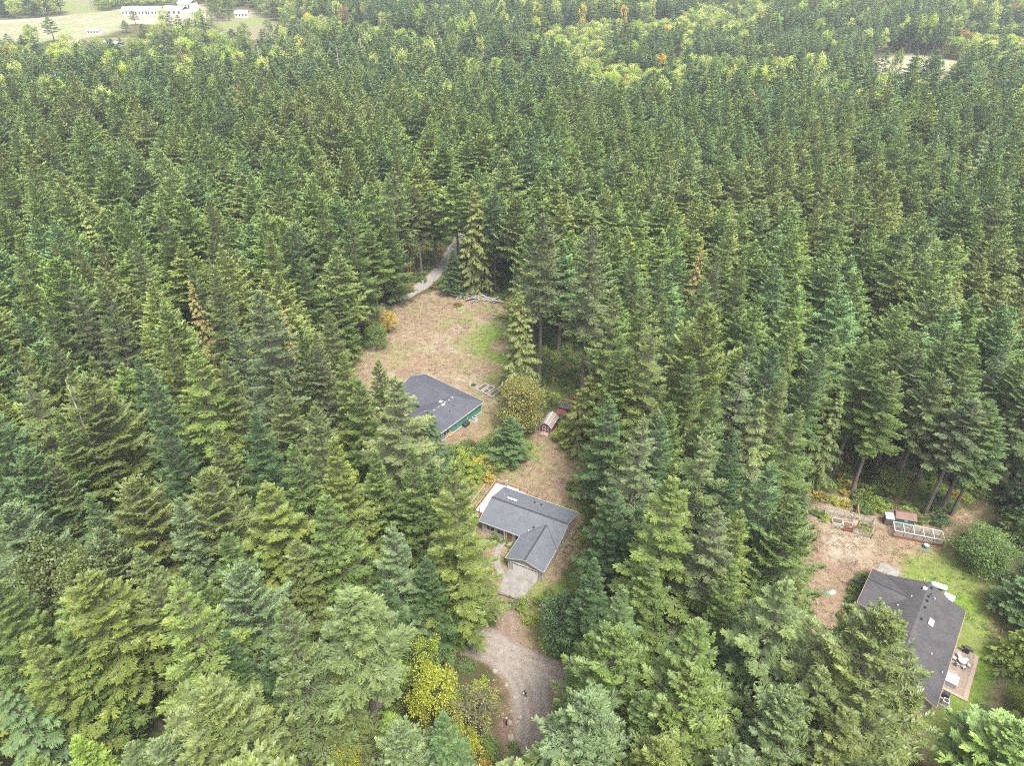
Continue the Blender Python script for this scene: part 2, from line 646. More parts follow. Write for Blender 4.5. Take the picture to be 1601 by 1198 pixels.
xs = np.concatenate([np.linspace(-1800, -760, 8), np.arange(-750, 751, 6.0), np.linspace(760, 1800, 8)])
ys = np.concatenate([np.linspace(-900, -30, 8), np.arange(-20, 921, 6.0), np.linspace(930, 2600, 14)])
grid_mesh('ground', xs, ys, lambda X, Y: np.zeros(X.shape), cover_ground)


ZONES, ROADS = [], []


def site_cover(X, Y):
    """what covers the ground at a point: the same answer for every sheet, so sheets meet without a seam"""
    a, b = blank(X)
    a[..., 1] = .55 * smooth(.5, .8, fbm(X, Y, 9, 12))
    for poly, fn, margin in ZONES:
        d = poly_dist(X, Y, poly)
        dn = d + (fbm(X, Y, 4.0, 1) - .5) * 4.2
        e = smooth(-.4, 1.6, dn) * smooth(-margin, -margin * .4, d)
        a1, b1 = blank(X)
        fn(X, Y, d, e, a1, b1)
        w = e[..., None]
        a = a * (1 - w) + np.maximum(a * w, a1)
        b = b * (1 - w) + np.maximum(b * w, b1)
        a[..., 1] = np.where(e > .5, a1[..., 1], a[..., 1])
    for line, w, gravel, dirt, ruts in ROADS:
        d, s_ = line_dist(X, Y, line)
        wn_ = w / 2 + (fbm(X, Y, 3, 11) - .5) * 1.0
        e = smooth(.35, -.5, d - wn_)
        rut = np.clip(np.exp(-((d - .8) / .32) ** 2) + .85 * np.exp(-((d - 2.0) / .35) ** 2), 0, 1) if ruts else np.ones(X.shape)
        a[..., 2] = np.maximum(a[..., 2], e * gravel * (.42 + .58 * rut + .45 * (fbm(X, Y, 2.0, 13) - .5)))
        a[..., 3] = np.where(e > .3, np.clip(dirt * (1.2 - rut) + .3 * smooth(.5, .7, fbm(X, Y, 3.5, 19)), 0, 1) * e + a[..., 3] * (1 - e), a[..., 3])
        a[..., 0] = np.maximum(a[..., 0], e)
        a[..., 1] *= (1 - e)
    return np.clip(a, 0, 1), np.clip(b, 0, 1)


def sheet(name, poly, dz, res, margin=2.5):
    p = np.array([(q[0], q[1]) for q in poly])
    x0, y0 = p.min(0) - margin - 1; x1, y1 = p.max(0) + margin + 1
    return grid_mesh(name, np.arange(x0, x1, res), np.arange(y0, y1, res), zflat(dz), site_cover, lambda X, Y: poly_dist(X, Y, poly) > -margin)


def road(name, line, w, dz):
    pts = np.array([(q[0], q[1]) for q in line])
    x0, y0 = pts.min(0) - w - 2; x1, y1 = pts.max(0) + w + 2
    return grid_mesh(name, np.arange(x0, x1, .4), np.arange(y0, y1, .4), zflat(dz), site_cover, lambda X, Y: line_dist(X, Y, line)[0] < w / 2 + 1.0)


def c_clearing(X, Y, d, e, a, b):
    a[..., 0] = e
    px, py = proj(X, Y, 0 * X)
    g = smooth(.50, .68, fbm(X, Y, 5, 9)) * .75
    right = smooth(700, 790, px) * smooth(480, 520, py) * smooth(640, 590, py)
    topg = smooth(22, 5, np.abs(py - 492)) * smooth(690, 720, px) * smooth(790, 760, px)
    a[..., 1] = e * np.clip(g * (.25 + right) + right * smooth(.42, .66, fbm(X, Y, 3.2, 4)) * .62 + topg * smooth(.35, .6, fbm(X, Y, 4, 6)) * .7
                            + smooth(730, 770, px) * smooth(590, 620, py) * .25, 0, .9)
    a[..., 3] = e * np.clip(smooth(600, 560, px) * .45 * smooth(.3, .6, fbm(X, Y, 5, 21)) + .5 * smooth(.58, .72, fbm(X, Y, 3, 31)) + smooth(640, 690, py) * .3, 0, .8)
    b[..., 0] = e * smooth(.55, .75, fbm(X, Y, 7, 41)) * .45




def c_backyard(X, Y, d, e, a, b):
    a[..., 0] = e
    px, py = proj(X, Y, 0 * X)
    a[..., 1] = e * np.clip(smooth(.42, .66, fbm(X, Y, 5, 14)) * .42 + smooth(900, 940, py) * smooth(820, 850, px) * .5
                            + smooth(.5, .7, fbm(X, Y, 2.5, 15)) * .2, 0, .8)
    a[..., 3] = e * np.clip(smooth(700, 672, py) * .75 + smooth(915, 935, px) * smooth(740, 760, py) * smooth(800, 775, py) * .7
                            + smooth(805, 770, px) * smooth(840, 870, py) * .35 + smooth(.6, .75, fbm(X, Y, 3, 16)) * .35, 0, .8)




def c_front(X, Y, d, e, a, b):
    px, py = proj(X, Y, 0 * X)
    dm = poly_dist(X, Y, MULCH)
    a[..., 0] = e * .8 * smooth(1, -1, dm)
    a[..., 3] = e * np.clip(smooth(-1.0, 1.0, dm) * .95 + .35 * smooth(.45, .7, fbm(X, Y, 3, 7)), 0, 1)
    a[..., 1] = e * smooth(.5, .7, fbm(X, Y, 2.5, 17)) * .45 * smooth(1, -1, dm)




def c_right(X, Y, d, e, a, b):
    px, py = proj(X, Y, 0 * X)
    grn = np.clip(smooth(1425, 1475, px + (fbm(X, Y, 6, 3) - .5) * 60) * smooth(840, 880, py), 0, 1)
    grn = np.maximum(grn, smooth(1395, 1425, px) * smooth(860, 875, py) * smooth(950, 900, py) * .9)
    a[..., 0] = e
    a[..., 1] = e * grn * (.72 + .28 * smooth(.35, .6, fbm(X, Y, 4, 5)))
    b[..., 0] = e * smooth(1400, 1330, px) * smooth(.3, .55, fbm(X, Y, 6, 6)) * smooth(900, 860, py) * .8
    a[..., 3] = e * np.clip(smooth(3.2, 1.0, d) * smooth(1500, 1560, px) * .7 + smooth(.55, .7, fbm(X, Y, 4, 26)) * .5 * (1 - grn)
                            + smooth(905, 885, py) * smooth(865, 885, py) * smooth(1360, 1320, px) * .6, 0, .9)


ZONES += [(CLEARING, c_clearing, 2.5), (BACKYARD, c_backyard, 2.5), (FRONT, c_front, 2.5), (YARD_R, c_right, 2.5)]
ROADS += [(ROAD_TOP, 4.2, 1.0, .1, False), (ROAD_A, 6.2, 1.0, .75, True), (ROAD_B, 5.2, 1.05, .6, True), (DRIVE_UP, 3.4, .25, .8, True)]
sheet('dry_clearing', CLEARING, .03, .5)
sheet('back_yard', BACKYARD, .03, .4)
sheet('front_verge', FRONT, .05, .4)
sheet('side_yard', YARD_R, .03, .45)
road('gravel_road_beyond_clearing', ROAD_TOP, 4.2, .06)
road('gravel_road_front', ROAD_A, 6.6, .08)
road('gravel_road_branch', ROAD_B, 5.6, .10)
road('dirt_drive', DRIVE_UP, 3.4, .12)


# ------------------------------------------------------------------ HOUSE A: L-shaped, blue-grey roof, garage towards the camera
def loc2(o, p):
    """world -> local plan coordinates of a frame given as (origin, angle)"""
    (ox, oy), a = o
    dx, dy = p[0] - ox, p[1] - oy
    return dx * math.cos(a) + dy * math.sin(a), -dx * math.sin(a) + dy * math.cos(a)


def window(parent, axis, c, at_, w, h, z, frame='white_trim', out=1, panes=2):
    """window on a wall; axis 'x': wall is a plane x = c, runs along y; 'y': plane y = c"""
    f = MB(); g = MB()
    t = .06 * out
    def bx(mb, a0, a1, z0, z1, d0, d1):
        lo, hi = min(c + d0 * out, c + d1 * out), max(c + d0 * out, c + d1 * out)
        if axis == 'x': mb.box(lo, hi, a0, a1, z0, z1)
        else: mb.box(a0, a1, lo, hi, z0, z1)
    a0, a1 = at_ - w / 2, at_ + w / 2
    bx(f, a0 - .1, a0, z - .1, z + h + .1, -.02, .07)
    bx(f, a1, a1 + .1, z - .1, z + h + .1, -.02, .07)
    bx(f, a0, a1, z + h, z + h + .1, -.02, .07)
    bx(f, a0, a1, z - .1, z, -.02, .07)
    for k in range(1, panes):
        q = a0 + w * k / panes
        bx(f, q - .03, q + .03, z, z + h, -.02, .055)
    fo = f.build('window', frame, parent)
    bx(g, a0, a1, z, z + h, -.02, .025)
    g.build('pane', 'window_dark', fo)
    return fo


def vent_cap(parent, x, y, z, r=.17, h=.22, mat='black_plastic', name='roof_vent'):
    return MB().tube([(x, y, z - .15), (x, y, z + h * .5), (x, y, z + h)], [r * .7, r, r * .8], 8).build(name, mat, parent)


FA = ((-6.18, 94.4), R(-26.5))
hA = empty('ranch_house', (FA[0][0], FA[0][1], .05), FA[1],
           'grey-beige L-shaped house with blue-grey roof, white garage door and deck', 'house')
SL = .33
W, D, GX, GY = 15.85, 10.3, 8.5, -5.75
wl = MB().prism([(.4, .4), (8.9, .4), (8.9, -5.35), (15.45, -5.35), (15.45, 9.9), (.4, 9.9)], 0, 2.92)
rz = 2.9 + SL * 5.15
for x in (.4, 15.45):      # main gable ends
    s_ = .06 if x < 1 else -.06
    wl.add([(x, .4, 2.9), (x, 9.9, 2.9), (x, 5.15, rz - .2), (x + s_, .4, 2.9), (x + s_, 9.9, 2.9), (x + s_, 5.15, rz - .2)],
           [(0, 1, 2), (5, 4, 3), (0, 3, 4, 1), (1, 4, 5, 2), (2, 5, 3, 0)])
gz = 2.9 + SL * 3.675
wl.add([(8.9, -5.35, 2.9), (15.45, -5.35, 2.9), (12.175, -5.35, gz - .18), (8.9, -5.29, 2.9), (15.45, -5.29, 2.9), (12.175, -5.29, gz - .18)],
       [(0, 1, 2), (5, 4, 3), (0, 3, 4, 1), (1, 4, 5, 2), (2, 5, 3, 0)])
wl.build('wall', 'siding_taupe', hA)
rf = MB()
TH = .16
rf.slab([(0, 0, 2.9), (W, 0, 2.9), (W, 5.15, rz), (0, 5.15, rz)], TH)
rf.slab([(0, 5.15, rz), (W, 5.15, rz), (W, D, 2.9), (0, D, 2.9)], TH)
e_ = .012
rf.slab([(GX, GY, 2.9 + e_), (12.175, GY, gz + e_), (12.175, 3.675, gz + e_), (GX, 0, 2.9 + e_)], TH)
rf.slab([(W - .002, GY, 2.9 + e_), (W - .002, 0, 2.9 + e_), (12.175, 3.675, gz + e_), (12.175, GY, gz + e_)], TH)
roofA = rf.build('roof', 'roof_blue_grey', hA)
cap = MB()
cap.bar((-.02, 5.15, rz + .02), (W + .02, 5.15, rz + .02), .32, .05)
cap.bar((12.175, GY - .01, gz + .03), (12.175, 3.5, gz + .03), .30, .05)
cap.each('ridge_cap', 'dark_metal', roofA)
for a, b in (((GX, 0), (12.175, 3.675)), ((W, 0), (12.175, 3.675))):
    MB().bar((a[0], a[1], 2.93), (b[0], b[1], gz + .03), .12, .02).build('valley_flashing', 'dark_metal', roofA)
fs = MB()
zt = 2.9 - TH / 2 - .01
fs.bar((0, -.03, zt), (GX - .02, -.03, zt), .05, .2)
fs.bar((0, D + .03, zt), (W, D + .03, zt), .06, .2)
fs.bar((GX - .03, -.05, zt), (GX - .03, GY, zt), .05, .2)
fs.bar((W + .03, -.0, zt), (W + .03, GY, zt), .06, .2)
fs.bar((-.03, 0, zt), (-.03, 5.15, rz - .09), .05, .2)
fs.bar((-.03, D, zt), (-.03, 5.15, rz - .09), .05, .2)
fs.each('fascia', 'white_trim', roofA)
ft = MB()
ft.bar((W + .03, 0, zt), (W + .03, 5.15, rz - .09), .05, .2)
ft.bar((W + .03, D, zt), (W + .03, 5.15, rz - .09), .05, .2)
ft.bar((GX, GY - .03, zt), (12.175, GY - .03, gz - .09), .05, .2)
ft.bar((W, GY - .03, zt), (12.175, GY - .03, gz - .09), .05, .2)
ft.each('barge_board', 'taupe_wall', roofA)
dsp = MB()
for x, y in ((8.86, -5.4), (15.49, -5.41)):
    dsp.bar((x, y, .02), (x, y, 2.75), .12, .12)
dsp.each('corner_trim', 'white_trim', hA)
gd = part_box('garage_door', 'white_paint', hA, 9.75, 14.6, -5.42, -5.34, .03, 2.2)
for k in range(3):
    part_box('panel_groove', 'grey_metal', gd, 9.77, 14.58, -5.425, -5.418, .52 + k * .52, .54 + k * .52)
for k in range(8):
    part_box('pane', 'window_dark', gd, 9.9 + k * .585, 10.3 + k * .585, -5.435, -5.41, 1.78, 2.03)
for x in (9.3, 15.05):
    part_box('wall_lamp', 'white_paint', hA, x - .09, x + .09, -5.5, -5.34, 1.75, 2.05)
window(hA, 'y', .4, 2.2, 1.6, 1.2, .95, out=-1)
window(hA, 'y', .4, 4.3, 1.3, 1.2, .95, out=-1)
window(hA, 'y', .4, 7.9, 1.0, 1.2, .95, out=-1)
dr = part_box('front_door', 'redwood', hA, 5.75, 6.7, .33, .42, .1, 2.15)
MB().tube([(6.6, .3, 1.1), (6.6, .26, 1.1)], .04, 6).build('handle', 'grey_metal', dr)
part_box('porch_post', 'white_trim', hA, 5.2, 5.34, .0, .14, .1, 2.75)
part_box('porch_step', 'pale_timber', hA, 5.0, 6.9, -.85, .32, 0, .22)
window(hA, 'x', 15.45, 3.2, 1.2, 1.0, 1.1, out=1)
window(hA, 'y', 9.9, 6.5, 1.6, 1.2, .95, out=1)
window(hA, 'y', 9.9, 11.5, 1.6, 1.2, .95, out=1)
# roof furniture
st = MB().tube([(.95, 9.7, 2.9), (.95, 9.7, 5.4)], .11, 9).build('stove_pipe', 'grey_metal', hA)
MB().tube([(.95, 9.7, 5.38), (.95, 9.7, 5.45), (.95, 9.7, 5.6)], [.2, .22, .05], 9).build('rain_cap', 'white_paint', st)
sk = part_box('skylight', 'dark_metal', roofA, 2.6, 4.75, 6.35, 6.85, 3.9, 4.32)
part_box('pane', 'white_paint', sk, 2.64, 4.71, 6.38, 6.83, 4.322, 4.36)
for x, y in ((7.6, 8.4), (9.0, 8.3), (10.2, 2.3)):
    z = 2.9 + SL * (y if y < 5.15 else D - y)
    vent_cap(roofA, x, y, z, .2, .3)
for x, y in ((1.6, 7.3), (2.35, 7.2), (8.0, 8.0), (9.6, 1.4)):
    z = 2.9 + SL * (y if y < 5.15 else D - y)
    vent_cap(roofA, x, y, z, .08, .3, 'grey_metal' if x < 9 else 'white_paint', 'vent_pipe')
# deck round the far-left corner
dk = MB()
DZ = .75
dk.box(-3.0, .38, 4.0, 9.9, DZ - .25, DZ - .06)
dk.box(-3.0, 4.1, 9.92, 12.7, DZ - .25, DZ - .06)
deck = dk.build('deck', 'grey_timber', hA)
y = 4.0
while y < 12.6:
    x1 = .38 if y + .6 < 9.9 else 4.1
    b_ = part_box('plank', 'white_paint', deck, -3.0, x1, y, min(y + .58, 12.7), DZ - .06, DZ)
    y += .64
rl = MB()
def rail(mb, a, b, zt=1.0, n=None):
    a, b = Vector(a), Vector(b)
    L = (b - a).length
    n = n or max(2, int(L / 1.6) + 1)
    for k in range(n):
        p = a.lerp(b, k / (n - 1))
        mb.bar(p, p + Vector((0, 0, zt)), .1, .1)
    mb.bar(a + Vector((0, 0, zt)), b + Vector((0, 0, zt)), .15, .06)
    mb.bar(a + Vector((0, 0, .12)), b + Vector((0, 0, .12)), .06, .08)
    m_ = int(L / .28)
    for k in range(m_):
        p = a.lerp(b, (k + .5) / m_)
        mb.bar(p + Vector((0, 0, .12)), p + Vector((0, 0, zt)), .05, .05)
rail(rl, (-2.95, 4.05, DZ), (-2.95, 12.65, DZ))
rail(rl, (-2.88, 12.65, DZ), (4.05, 12.65, DZ))
rail(rl, (4.05, 12.58, DZ), (4.05, 10.6, DZ))
rl.build('railing', 'cedar_rail', deck)
hr = MB()
hr.bar((-4.6, 5.2, 1.15), (-4.6, 11.2, 1.15), .12, .07)
for k in range(4):
    hr.bar((-4.6, 5.2 + 2 * k, .0), (-4.6, 5.2 + 2 * k, 1.15), .09, .09)
hr.each('handrail', 'pale_timber', deck)
stp = MB()
for k in range(3):
    stp.box(-2.8, -.2, 3.95 - .32 * (k + 1), 3.95 - .32 * k, 0, DZ - .2 * (k + 1))
stp.each('step', 'redwood', deck)
part_box('newel_post', 'dark_timber', deck, -2.2, -2.08, 3.9, 4.02, .0, 1.9)
# long white table on the deck
tA = Matrix.Translation((FA[0][0], FA[0][1], .05)) @ Matrix.Rotation(FA[1], 4, 'Z')
def atA(x, y, z=0): return tA @ Vector((x, y, z))
tb = empty('deck_table', atA(1.0, 11.9, DZ), FA[1], 'long white table on the deck behind the stove pipe', 'table')
part_box('tabletop', 'white_paint', tb, -1.3, 1.3, -.38, .38, .62, .72)
for x in (-1.15, 1.15):
    part_box('leg', 'dark_timber', tb, x - .06, x + .06, -.3, .3, 0, .62)

# concrete in front of house A
def flat(name, pts, z0, z1, mat):
    o = MB().prism([(p[0], p[1]) for p in pts], z0, z1).build(name, mat)
    o['kind'] = 'structure'
    return o

flat('concrete_driveway', PP([(796, 890), (841.5, 905.5), (838, 912), (822, 931), (807.5, 937), (777.5, 926), (786, 908)]), .02, .20, 'concrete')
cp = catmull([P(790.5, 843), P(783, 853), P(778, 866), P(776.5, 880), (P(781, 893)), P(791, 904)], 8)
lft, rgt = [], []
for i, p in enumerate(cp):
    d = np.array(cp[min(i + 1, len(cp) - 1)]) - np.array(cp[max(i - 1, 0)])
    n_ = np.array((-d[1], d[0])) / (np.hypot(d[0], d[1]) + 1e-9) * .58
    lft.append((p[0] + n_[0], p[1] + n_[1])); rgt.append((p[0] - n_[0], p[1] - n_[1]))
pm = MB()
for i in range(len(cp) - 1):
    pm.slab([(lft[i][0], lft[i][1], .15), (lft[i + 1][0], lft[i + 1][1], .15), (rgt[i + 1][0], rgt[i + 1][1], .15), (rgt[i][0], rgt[i][1], .15)], .12)
pm.build('garden_path', 'concrete')['kind'] = 'structure'
# low dark rail across the foot of the concrete
a_, b_ = P(779, 931), P(820, 944)
fr = empty('timber_rail', a_, 0, 'low dark timber rail with one post at the foot of the concrete driveway', 'rail')
v_ = b_ - a_
mb = MB(); mb.bar((0, 0, .42), (v_.x, v_.y, .42), .16, .12); mb.build('rail', 'dark_timber', fr)
for k in (.02, .45, .98):
    hgt = 1.0 if k == .45 else .45
    MB().bar((v_.x * k, v_.y * k, 0), (v_.x * k, v_.y * k, hgt), .13, .13).build('post', 'dark_timber', fr)
# timber bed edgings along the side of house A
for i, (pts, lab) in enumerate(((((893, 843), (899.5, 847), (911, 831), (905, 827)), 'dark timber edging of the upper empty bed beside the grey-beige house'),
                                (((880.5, 864), (889, 868.5), (897, 857), (888.5, 853)), 'dark timber edging of the lower empty bed beside the grey-beige house'))):
    q = [P(*p) for p in pts]
    r0 = empty('bed_edging', q[0], 0, lab, 'edging')
    for k in range(4):
        a2, b2 = q[k] - q[0], q[(k + 1) % 4] - q[0]
        MB().bar((a2.x, a2.y, .16), (b2.x, b2.y, .16), .14, .26).build('board', 'dark_timber', r0)

# ------------------------------------------------------------------ HOUSE B: green walls, charcoal hip roof
FB = ((-6.41, 132.16), R(142.3))
tB = Matrix.Translation((FB[0][0], FB[0][1], .05)) @ Matrix.Rotation(FB[1], 4, 'Z')
hB = empty('green_house', (FB[0][0], FB[0][1], .05), FB[1], 'green-walled house with charcoal hip roof and white trim below the clearing', 'house')
EZ, K2 = 2.9, .44
RZ = EZ + K2 * 5.2
MB().prism([(.5, .5), (18.0, .5), (18.0, 9.9), (9.9, 9.9), (9.9, 14.2), (.5, 14.2)], 0, EZ + .05).build('wall', 'siding_green', hB)
rf = MB()
t1 = .15
rf.slab([(0, 0, EZ), (0, 14.7, EZ), (3.6, 12.56, EZ + K2 * 3.6), (5.2, 12.56, RZ), (5.2, 5.2, RZ)], t1)          # long right-hand plane
rf.slab([(0, 0, EZ), (5.2, 5.2, RZ), (18.4, 5.2, RZ), (18.4, 0, EZ)], t1)                                         # back plane
rf.slab([(10.4, 14.7, EZ), (10.4, 10.4, EZ), (5.2, 5.2, RZ), (5.2, 12.56, RZ), (6.8, 12.56, EZ + K2 * 3.6)], t1)    # left plane of the wing
rf.slab([(18.4, 10.4, EZ), (18.4, 5.2, RZ), (5.2, 5.2, RZ), (10.4, 10.4, EZ)], t1)                                # front plane of the back block
rf.slab([(0, 14.7, EZ), (10.4, 14.7, EZ), (6.8, 12.56, EZ + K2 * 3.6), (3.6, 12.56, EZ + K2 * 3.6)], t1)          # front hip
roofB = rf.build('roof', 'roof_charcoal', hB)
MB().add([(3.6, 12.5, EZ + K2 * 3.6), (6.8, 12.5, EZ + K2 * 3.6), (5.2, 12.5, RZ - .12), (3.6, 12.4, EZ + K2 * 3.6), (6.8, 12.4, EZ + K2 * 3.6), (5.2, 12.4, RZ - .12)],
         [(0, 1, 2), (5, 4, 3), (0, 3, 4, 1), (1, 4, 5, 2), (2, 5, 3, 0)]).build('gablet', 'green_wall', roofB)
fs = MB()
z = EZ - .1
fs.bar((-.03, 0, z), (-.03, 14.7, z), .06, .22)
fs.bar((0, -.03, z), (18.4, -.03, z), .06, .22)
fs.bar((0, 14.73, z), (10.4, 14.73, z), .06, .22)
fs.bar((18.43, 0, z), (18.43, 5.2, RZ - .1), .06, .22)
fs.bar((18.43, 10.4, z), (18.43, 5.2, RZ - .1), .06, .22)
fs.bar((3.5, 12.62, EZ + K2 * 3.5), (5.2, 12.62, RZ + .02), .07, .22)
fs.bar((6.9, 12.62, EZ + K2 * 3.5), (5.2, 12.62, RZ + .02), .07, .22)
fs.each('fascia', 'white_trim', roofB)
tr = MB()
for s_ in (.46, 5.6, 14.2):
    tr.box(.44, .52, s_ - .07, s_ + .09, 0, EZ - .12)
tr.box(.43, .52, .4, 14.2, .0, .22)
tr.each('corner_trim', 'white_trim', hB)
window(hB, 'x', .5, 12.6, 1.7, 1.5, .85, out=-1)
window(hB, 'y', .5, 6, 1.6, 1.2, 1.0, out=-1)
window(hB, 'y', .5, 12, 1.6, 1.2, 1.0, out=-1)
for i, (s_, dx_) in enumerate(((5.6, -.5), (6.8, -.55), (8.0, -.4), (9.0, -.55), (10.1, -.45), (11.6, -.5))):
    vent_cap(roofB, 5.2 + dx_, s_, RZ - K2 * .5, .2, .26, 'grey_metal')
for s_, t_ in ((7.3, 4.2), (7.0, 3.3), (8.9, 2.7), (2.6, 4.6)):
    h_ = EZ + K2 * min(s_, t_)
    vent_cap(roofB, t_, s_, h_, .11, .3, 'dark_metal', 'vent_pipe')
part_box('skylight', 'skylight_glass', roofB, 5.5, 6.2, 7.9, 8.6, RZ - .5, RZ - .1)
part_box('skylight', 'skylight_glass', roofB, 4.5, 4.9, 8.4, 9.2, RZ - .4, RZ - .12)
# equipment by the green wall
q = P(742, 657.5)
ac = empty('heat_pump', q, R(52), 'pale heat pump unit on a slab beside the green wall', 'heat pump')
part_box('slab', 'concrete_pale', ac, -.75, .75, -.6, .6, 0, .12)
part_box('casing', 'ac_metal', ac, -.45, .45, -.4, .4, .12, 1.0)
MB().tube([(0, 0, 1.0), (0, 0, 1.06)], .33, 12).build('fan_grille', 'black_plastic', ac)
q = P(729, 666)
cb = empty('storage_box', q, R(52), 'dark grey storage box against the green wall', 'box')
part_box('body', 'dark_metal', cb, -.85, .85, -.45, .45, 0, .75)
MB().slab([(-.9, -.5, .82), (.9, -.5, .82), (.9, .5, .95), (-.9, .5, .95)], .08).build('lid', 'dark_metal', cb)
for i, (px_, py_, lab) in enumerate(((698.5, 684.5, 'orange garden chair under the window, nearer the house corner'), (703.5, 682.5, 'orange garden chair by the window of the green house, farther from its corner'))):
    q = P(px_, py_)
    ch = empty('garden_chair', q, R(-38), lab, 'chair', 'orange garden chairs')
    part_box('seat', 'orange_cloth', ch, -.35, .35, -.35, .35, .34, .42)
    MB().slab([(-.35, .3, .44), (.35, .3, .44), (.35, .55, 1.05), (-.35, .55, 1.05)], .09).build('backrest', 'orange_cloth', ch)
    for x in (-.3, .3):
        for y in (-.3, .3):
            part_box('leg', 'orange_cloth', ch, x - .04, x + .04, y - .04, y + .04, 0, .34)
# raised beds behind the green house
for i, ((px_, py_), lab) in enumerate((((754.5, 608), 'raised bed of pale blocks nearest the round planter'), ((764, 611.5), 'middle of the three raised beds, with a cross divider'),
                                       ((773, 616.5), 'raised bed of pale blocks half under the orange-tinged maple'))):
    q = P(px_, py_)
    rb = empty('raised_bed', q, R(52), lab, 'raised bed', 'raised beds behind the green house')
    L_, w_ = 1.75, .78
    for (x0, x1, y0, y1) in ((-L_, L_, -w_, -w_ + .28), (-L_, L_, w_ - .28, w_), (-L_, -L_ + .28, -w_ + .28, w_ - .28), (L_ - .28, L_, -w_ + .28, w_ - .28)):
        part_box('block_wall', 'concrete_pale', rb, x0, x1, y0, y1, 0, .5)
    if i == 1:
        part_box('divider', 'concrete_pale', rb, -.16, .16, -w_ + .28, w_ - .28, 0, .48)
    part_box('soil', 'soil', rb, -L_ + .28, L_ - .28, -w_ + .28, w_ - .28, 0, .36)
q = P(741, 603.5)
pl = empty('round_planter', q, 0, 'round pale planter with a low green plant beside the raised beds', 'planter')
ring = [(math.cos(a) * 1.05, math.sin(a) * 1.05, 0) for a in np.linspace(0, 2 * math.pi, 13)]
MB().tube([(x, y, .2) for x, y, _ in ring], .17, 6, caps=False).build('kerb_ring', 'concrete_pale', pl)

# ------------------------------------------------------------------ HOUSE C: dark brown-grey roof on the right
FC = ((74.24, 74.07), R(142.06))
hC = empty('dark_roof_house', (FC[0][0], FC[0][1], .05), FC[1], 'house with dark brown-grey shingle roof, wing and paved patio among green lawn', 'house')
tC = Matrix.Translation((FC[0][0], FC[0][1], .05)) @ Matrix.Rotation(FC[1], 4, 'Z')
K3 = .40
CZ = 2.9
HW = 6.25
MZ = CZ + K3 * HW
WZ = CZ + K3 * 4.55
MB().prism([(.45, .4), (12.05, .4), (14.2, .4), (14.2, 8.7), (12.05, 8.7), (12.05, 20.7), (.45, 20.7)], 0, CZ + .04).build('wall', 'siding_grey', hC)
gb = MB()
for y0, y1 in ((.4, .5), (20.6, 20.7)):
    gb.add([(.45, y0, CZ), (12.05, y0, CZ), (HW, y0, MZ - .2), (.45, y1, CZ), (12.05, y1, CZ), (HW, y1, MZ - .2)],
           [(0, 1, 2), (5, 4, 3), (0, 3, 4, 1), (1, 4, 5, 2), (2, 5, 3, 0)])
gb.add([(14.2, .4, CZ), (14.2, 8.7, CZ), (14.2, 4.55, WZ - .18), (14.1, .4, CZ), (14.1, 8.7, CZ), (14.1, 4.55, WZ - .18)],
       [(0, 1, 2), (5, 4, 3), (0, 3, 4, 1), (1, 4, 5, 2), (2, 5, 3, 0)])
gb.each('gable_wall', 'siding_grey', hC)
rf = MB()
rf.slab([(0, 0, CZ), (HW, 0, MZ), (HW, 21.1, MZ), (0, 21.1, CZ)], .16)
rf.slab([(2 * HW, 0, CZ), (2 * HW, 21.1, CZ), (HW, 21.1, MZ), (HW, 0, MZ)], .16)
rf.slab([(14.6, -.0, CZ + .012), (14.6, 4.55, WZ + .012), (7.95, 4.55, WZ + .012), (12.5, 0, CZ + .012)], .16)
rf.slab([(14.6, 9.1, CZ + .012), (12.5, 9.1, CZ + .012), (7.95, 4.55, WZ + .012), (14.6, 4.55, WZ + .012)], .16)
roofC = rf.build('roof', 'roof_brown_grey', hC)
fs = MB(); z = CZ - .1
fs.bar((-.03, 0, z), (-.03, 21.1, z), .06, .2)
fs.bar((12.53, 9.15, z), (12.53, 21.1, z), .06, .2)
fs.bar((12.5, 9.13, z), (14.6, 9.13, z), .06, .2)
fs.bar((14.63, 9.1, z), (14.63, 4.55, WZ - .1), .06, .2)
fs.bar((14.63, 0, z), (14.63, 4.55, WZ - .1), .06, .2)
fs.bar((0, 21.13, z), (HW, 21.13, MZ - .1), .06, .2)
fs.bar((2 * HW, 21.13, z), (HW, 21.13, MZ - .1), .06, .2)
fs.bar((14.6, -.03, z), (12.5, -.03, z), .06, .2)
fs.each('fascia', 'pale_timber', roofC)
cap = MB()
cap.bar((7.9, 4.55, WZ + .03), (14.6, 4.55, WZ + .03), .3, .05)
cap.bar((12.5, 0, CZ + .03), (7.95, 4.55, WZ + .03), .14, .03)
cap.each('ridge_cap', 'dark_metal', roofC)
for i, p in enumerate([(1455.6, 922), (1455.1, 931), (1451, 935.3), (1448.6, 942), (1445.5, 952), (1439.7, 970)]):
    w_ = P(p[0], p[1], 5.0)
    x, y = loc2(FC, w_)
    h_ = CZ + K3 * min(max(x, 0), 12.5 - x)
    vent_cap(roofC, x, y, h_, .2 if i != 1 else .1, .28)
for i, p in enumerate([(1442.7, 927.8), (1422.9, 937), (1403, 948), (1459, 941.4), (1456.8, 1022.5), (1476, 1046.6), (1442, 913)]):
    w_ = P(p[0], p[1], 4.3)
    x, y = loc2(FC, w_)
    h_ = CZ + K3 * min(max(x, 0), 12.5 - x)
    if i == 0:
        part_box('roof_hatch', 'white_paint', roofC, x - .3, x + .3, y - .3, y + .3, h_ - .3, h_ + .25)
    else:
        vent_cap(roofC, x, y, h_, .1, .35, 'white_paint', 'vent_pipe')
w_ = P(1454.4, 977, 4.2); x, y = loc2(FC, w_)
h_ = CZ + K3 * x
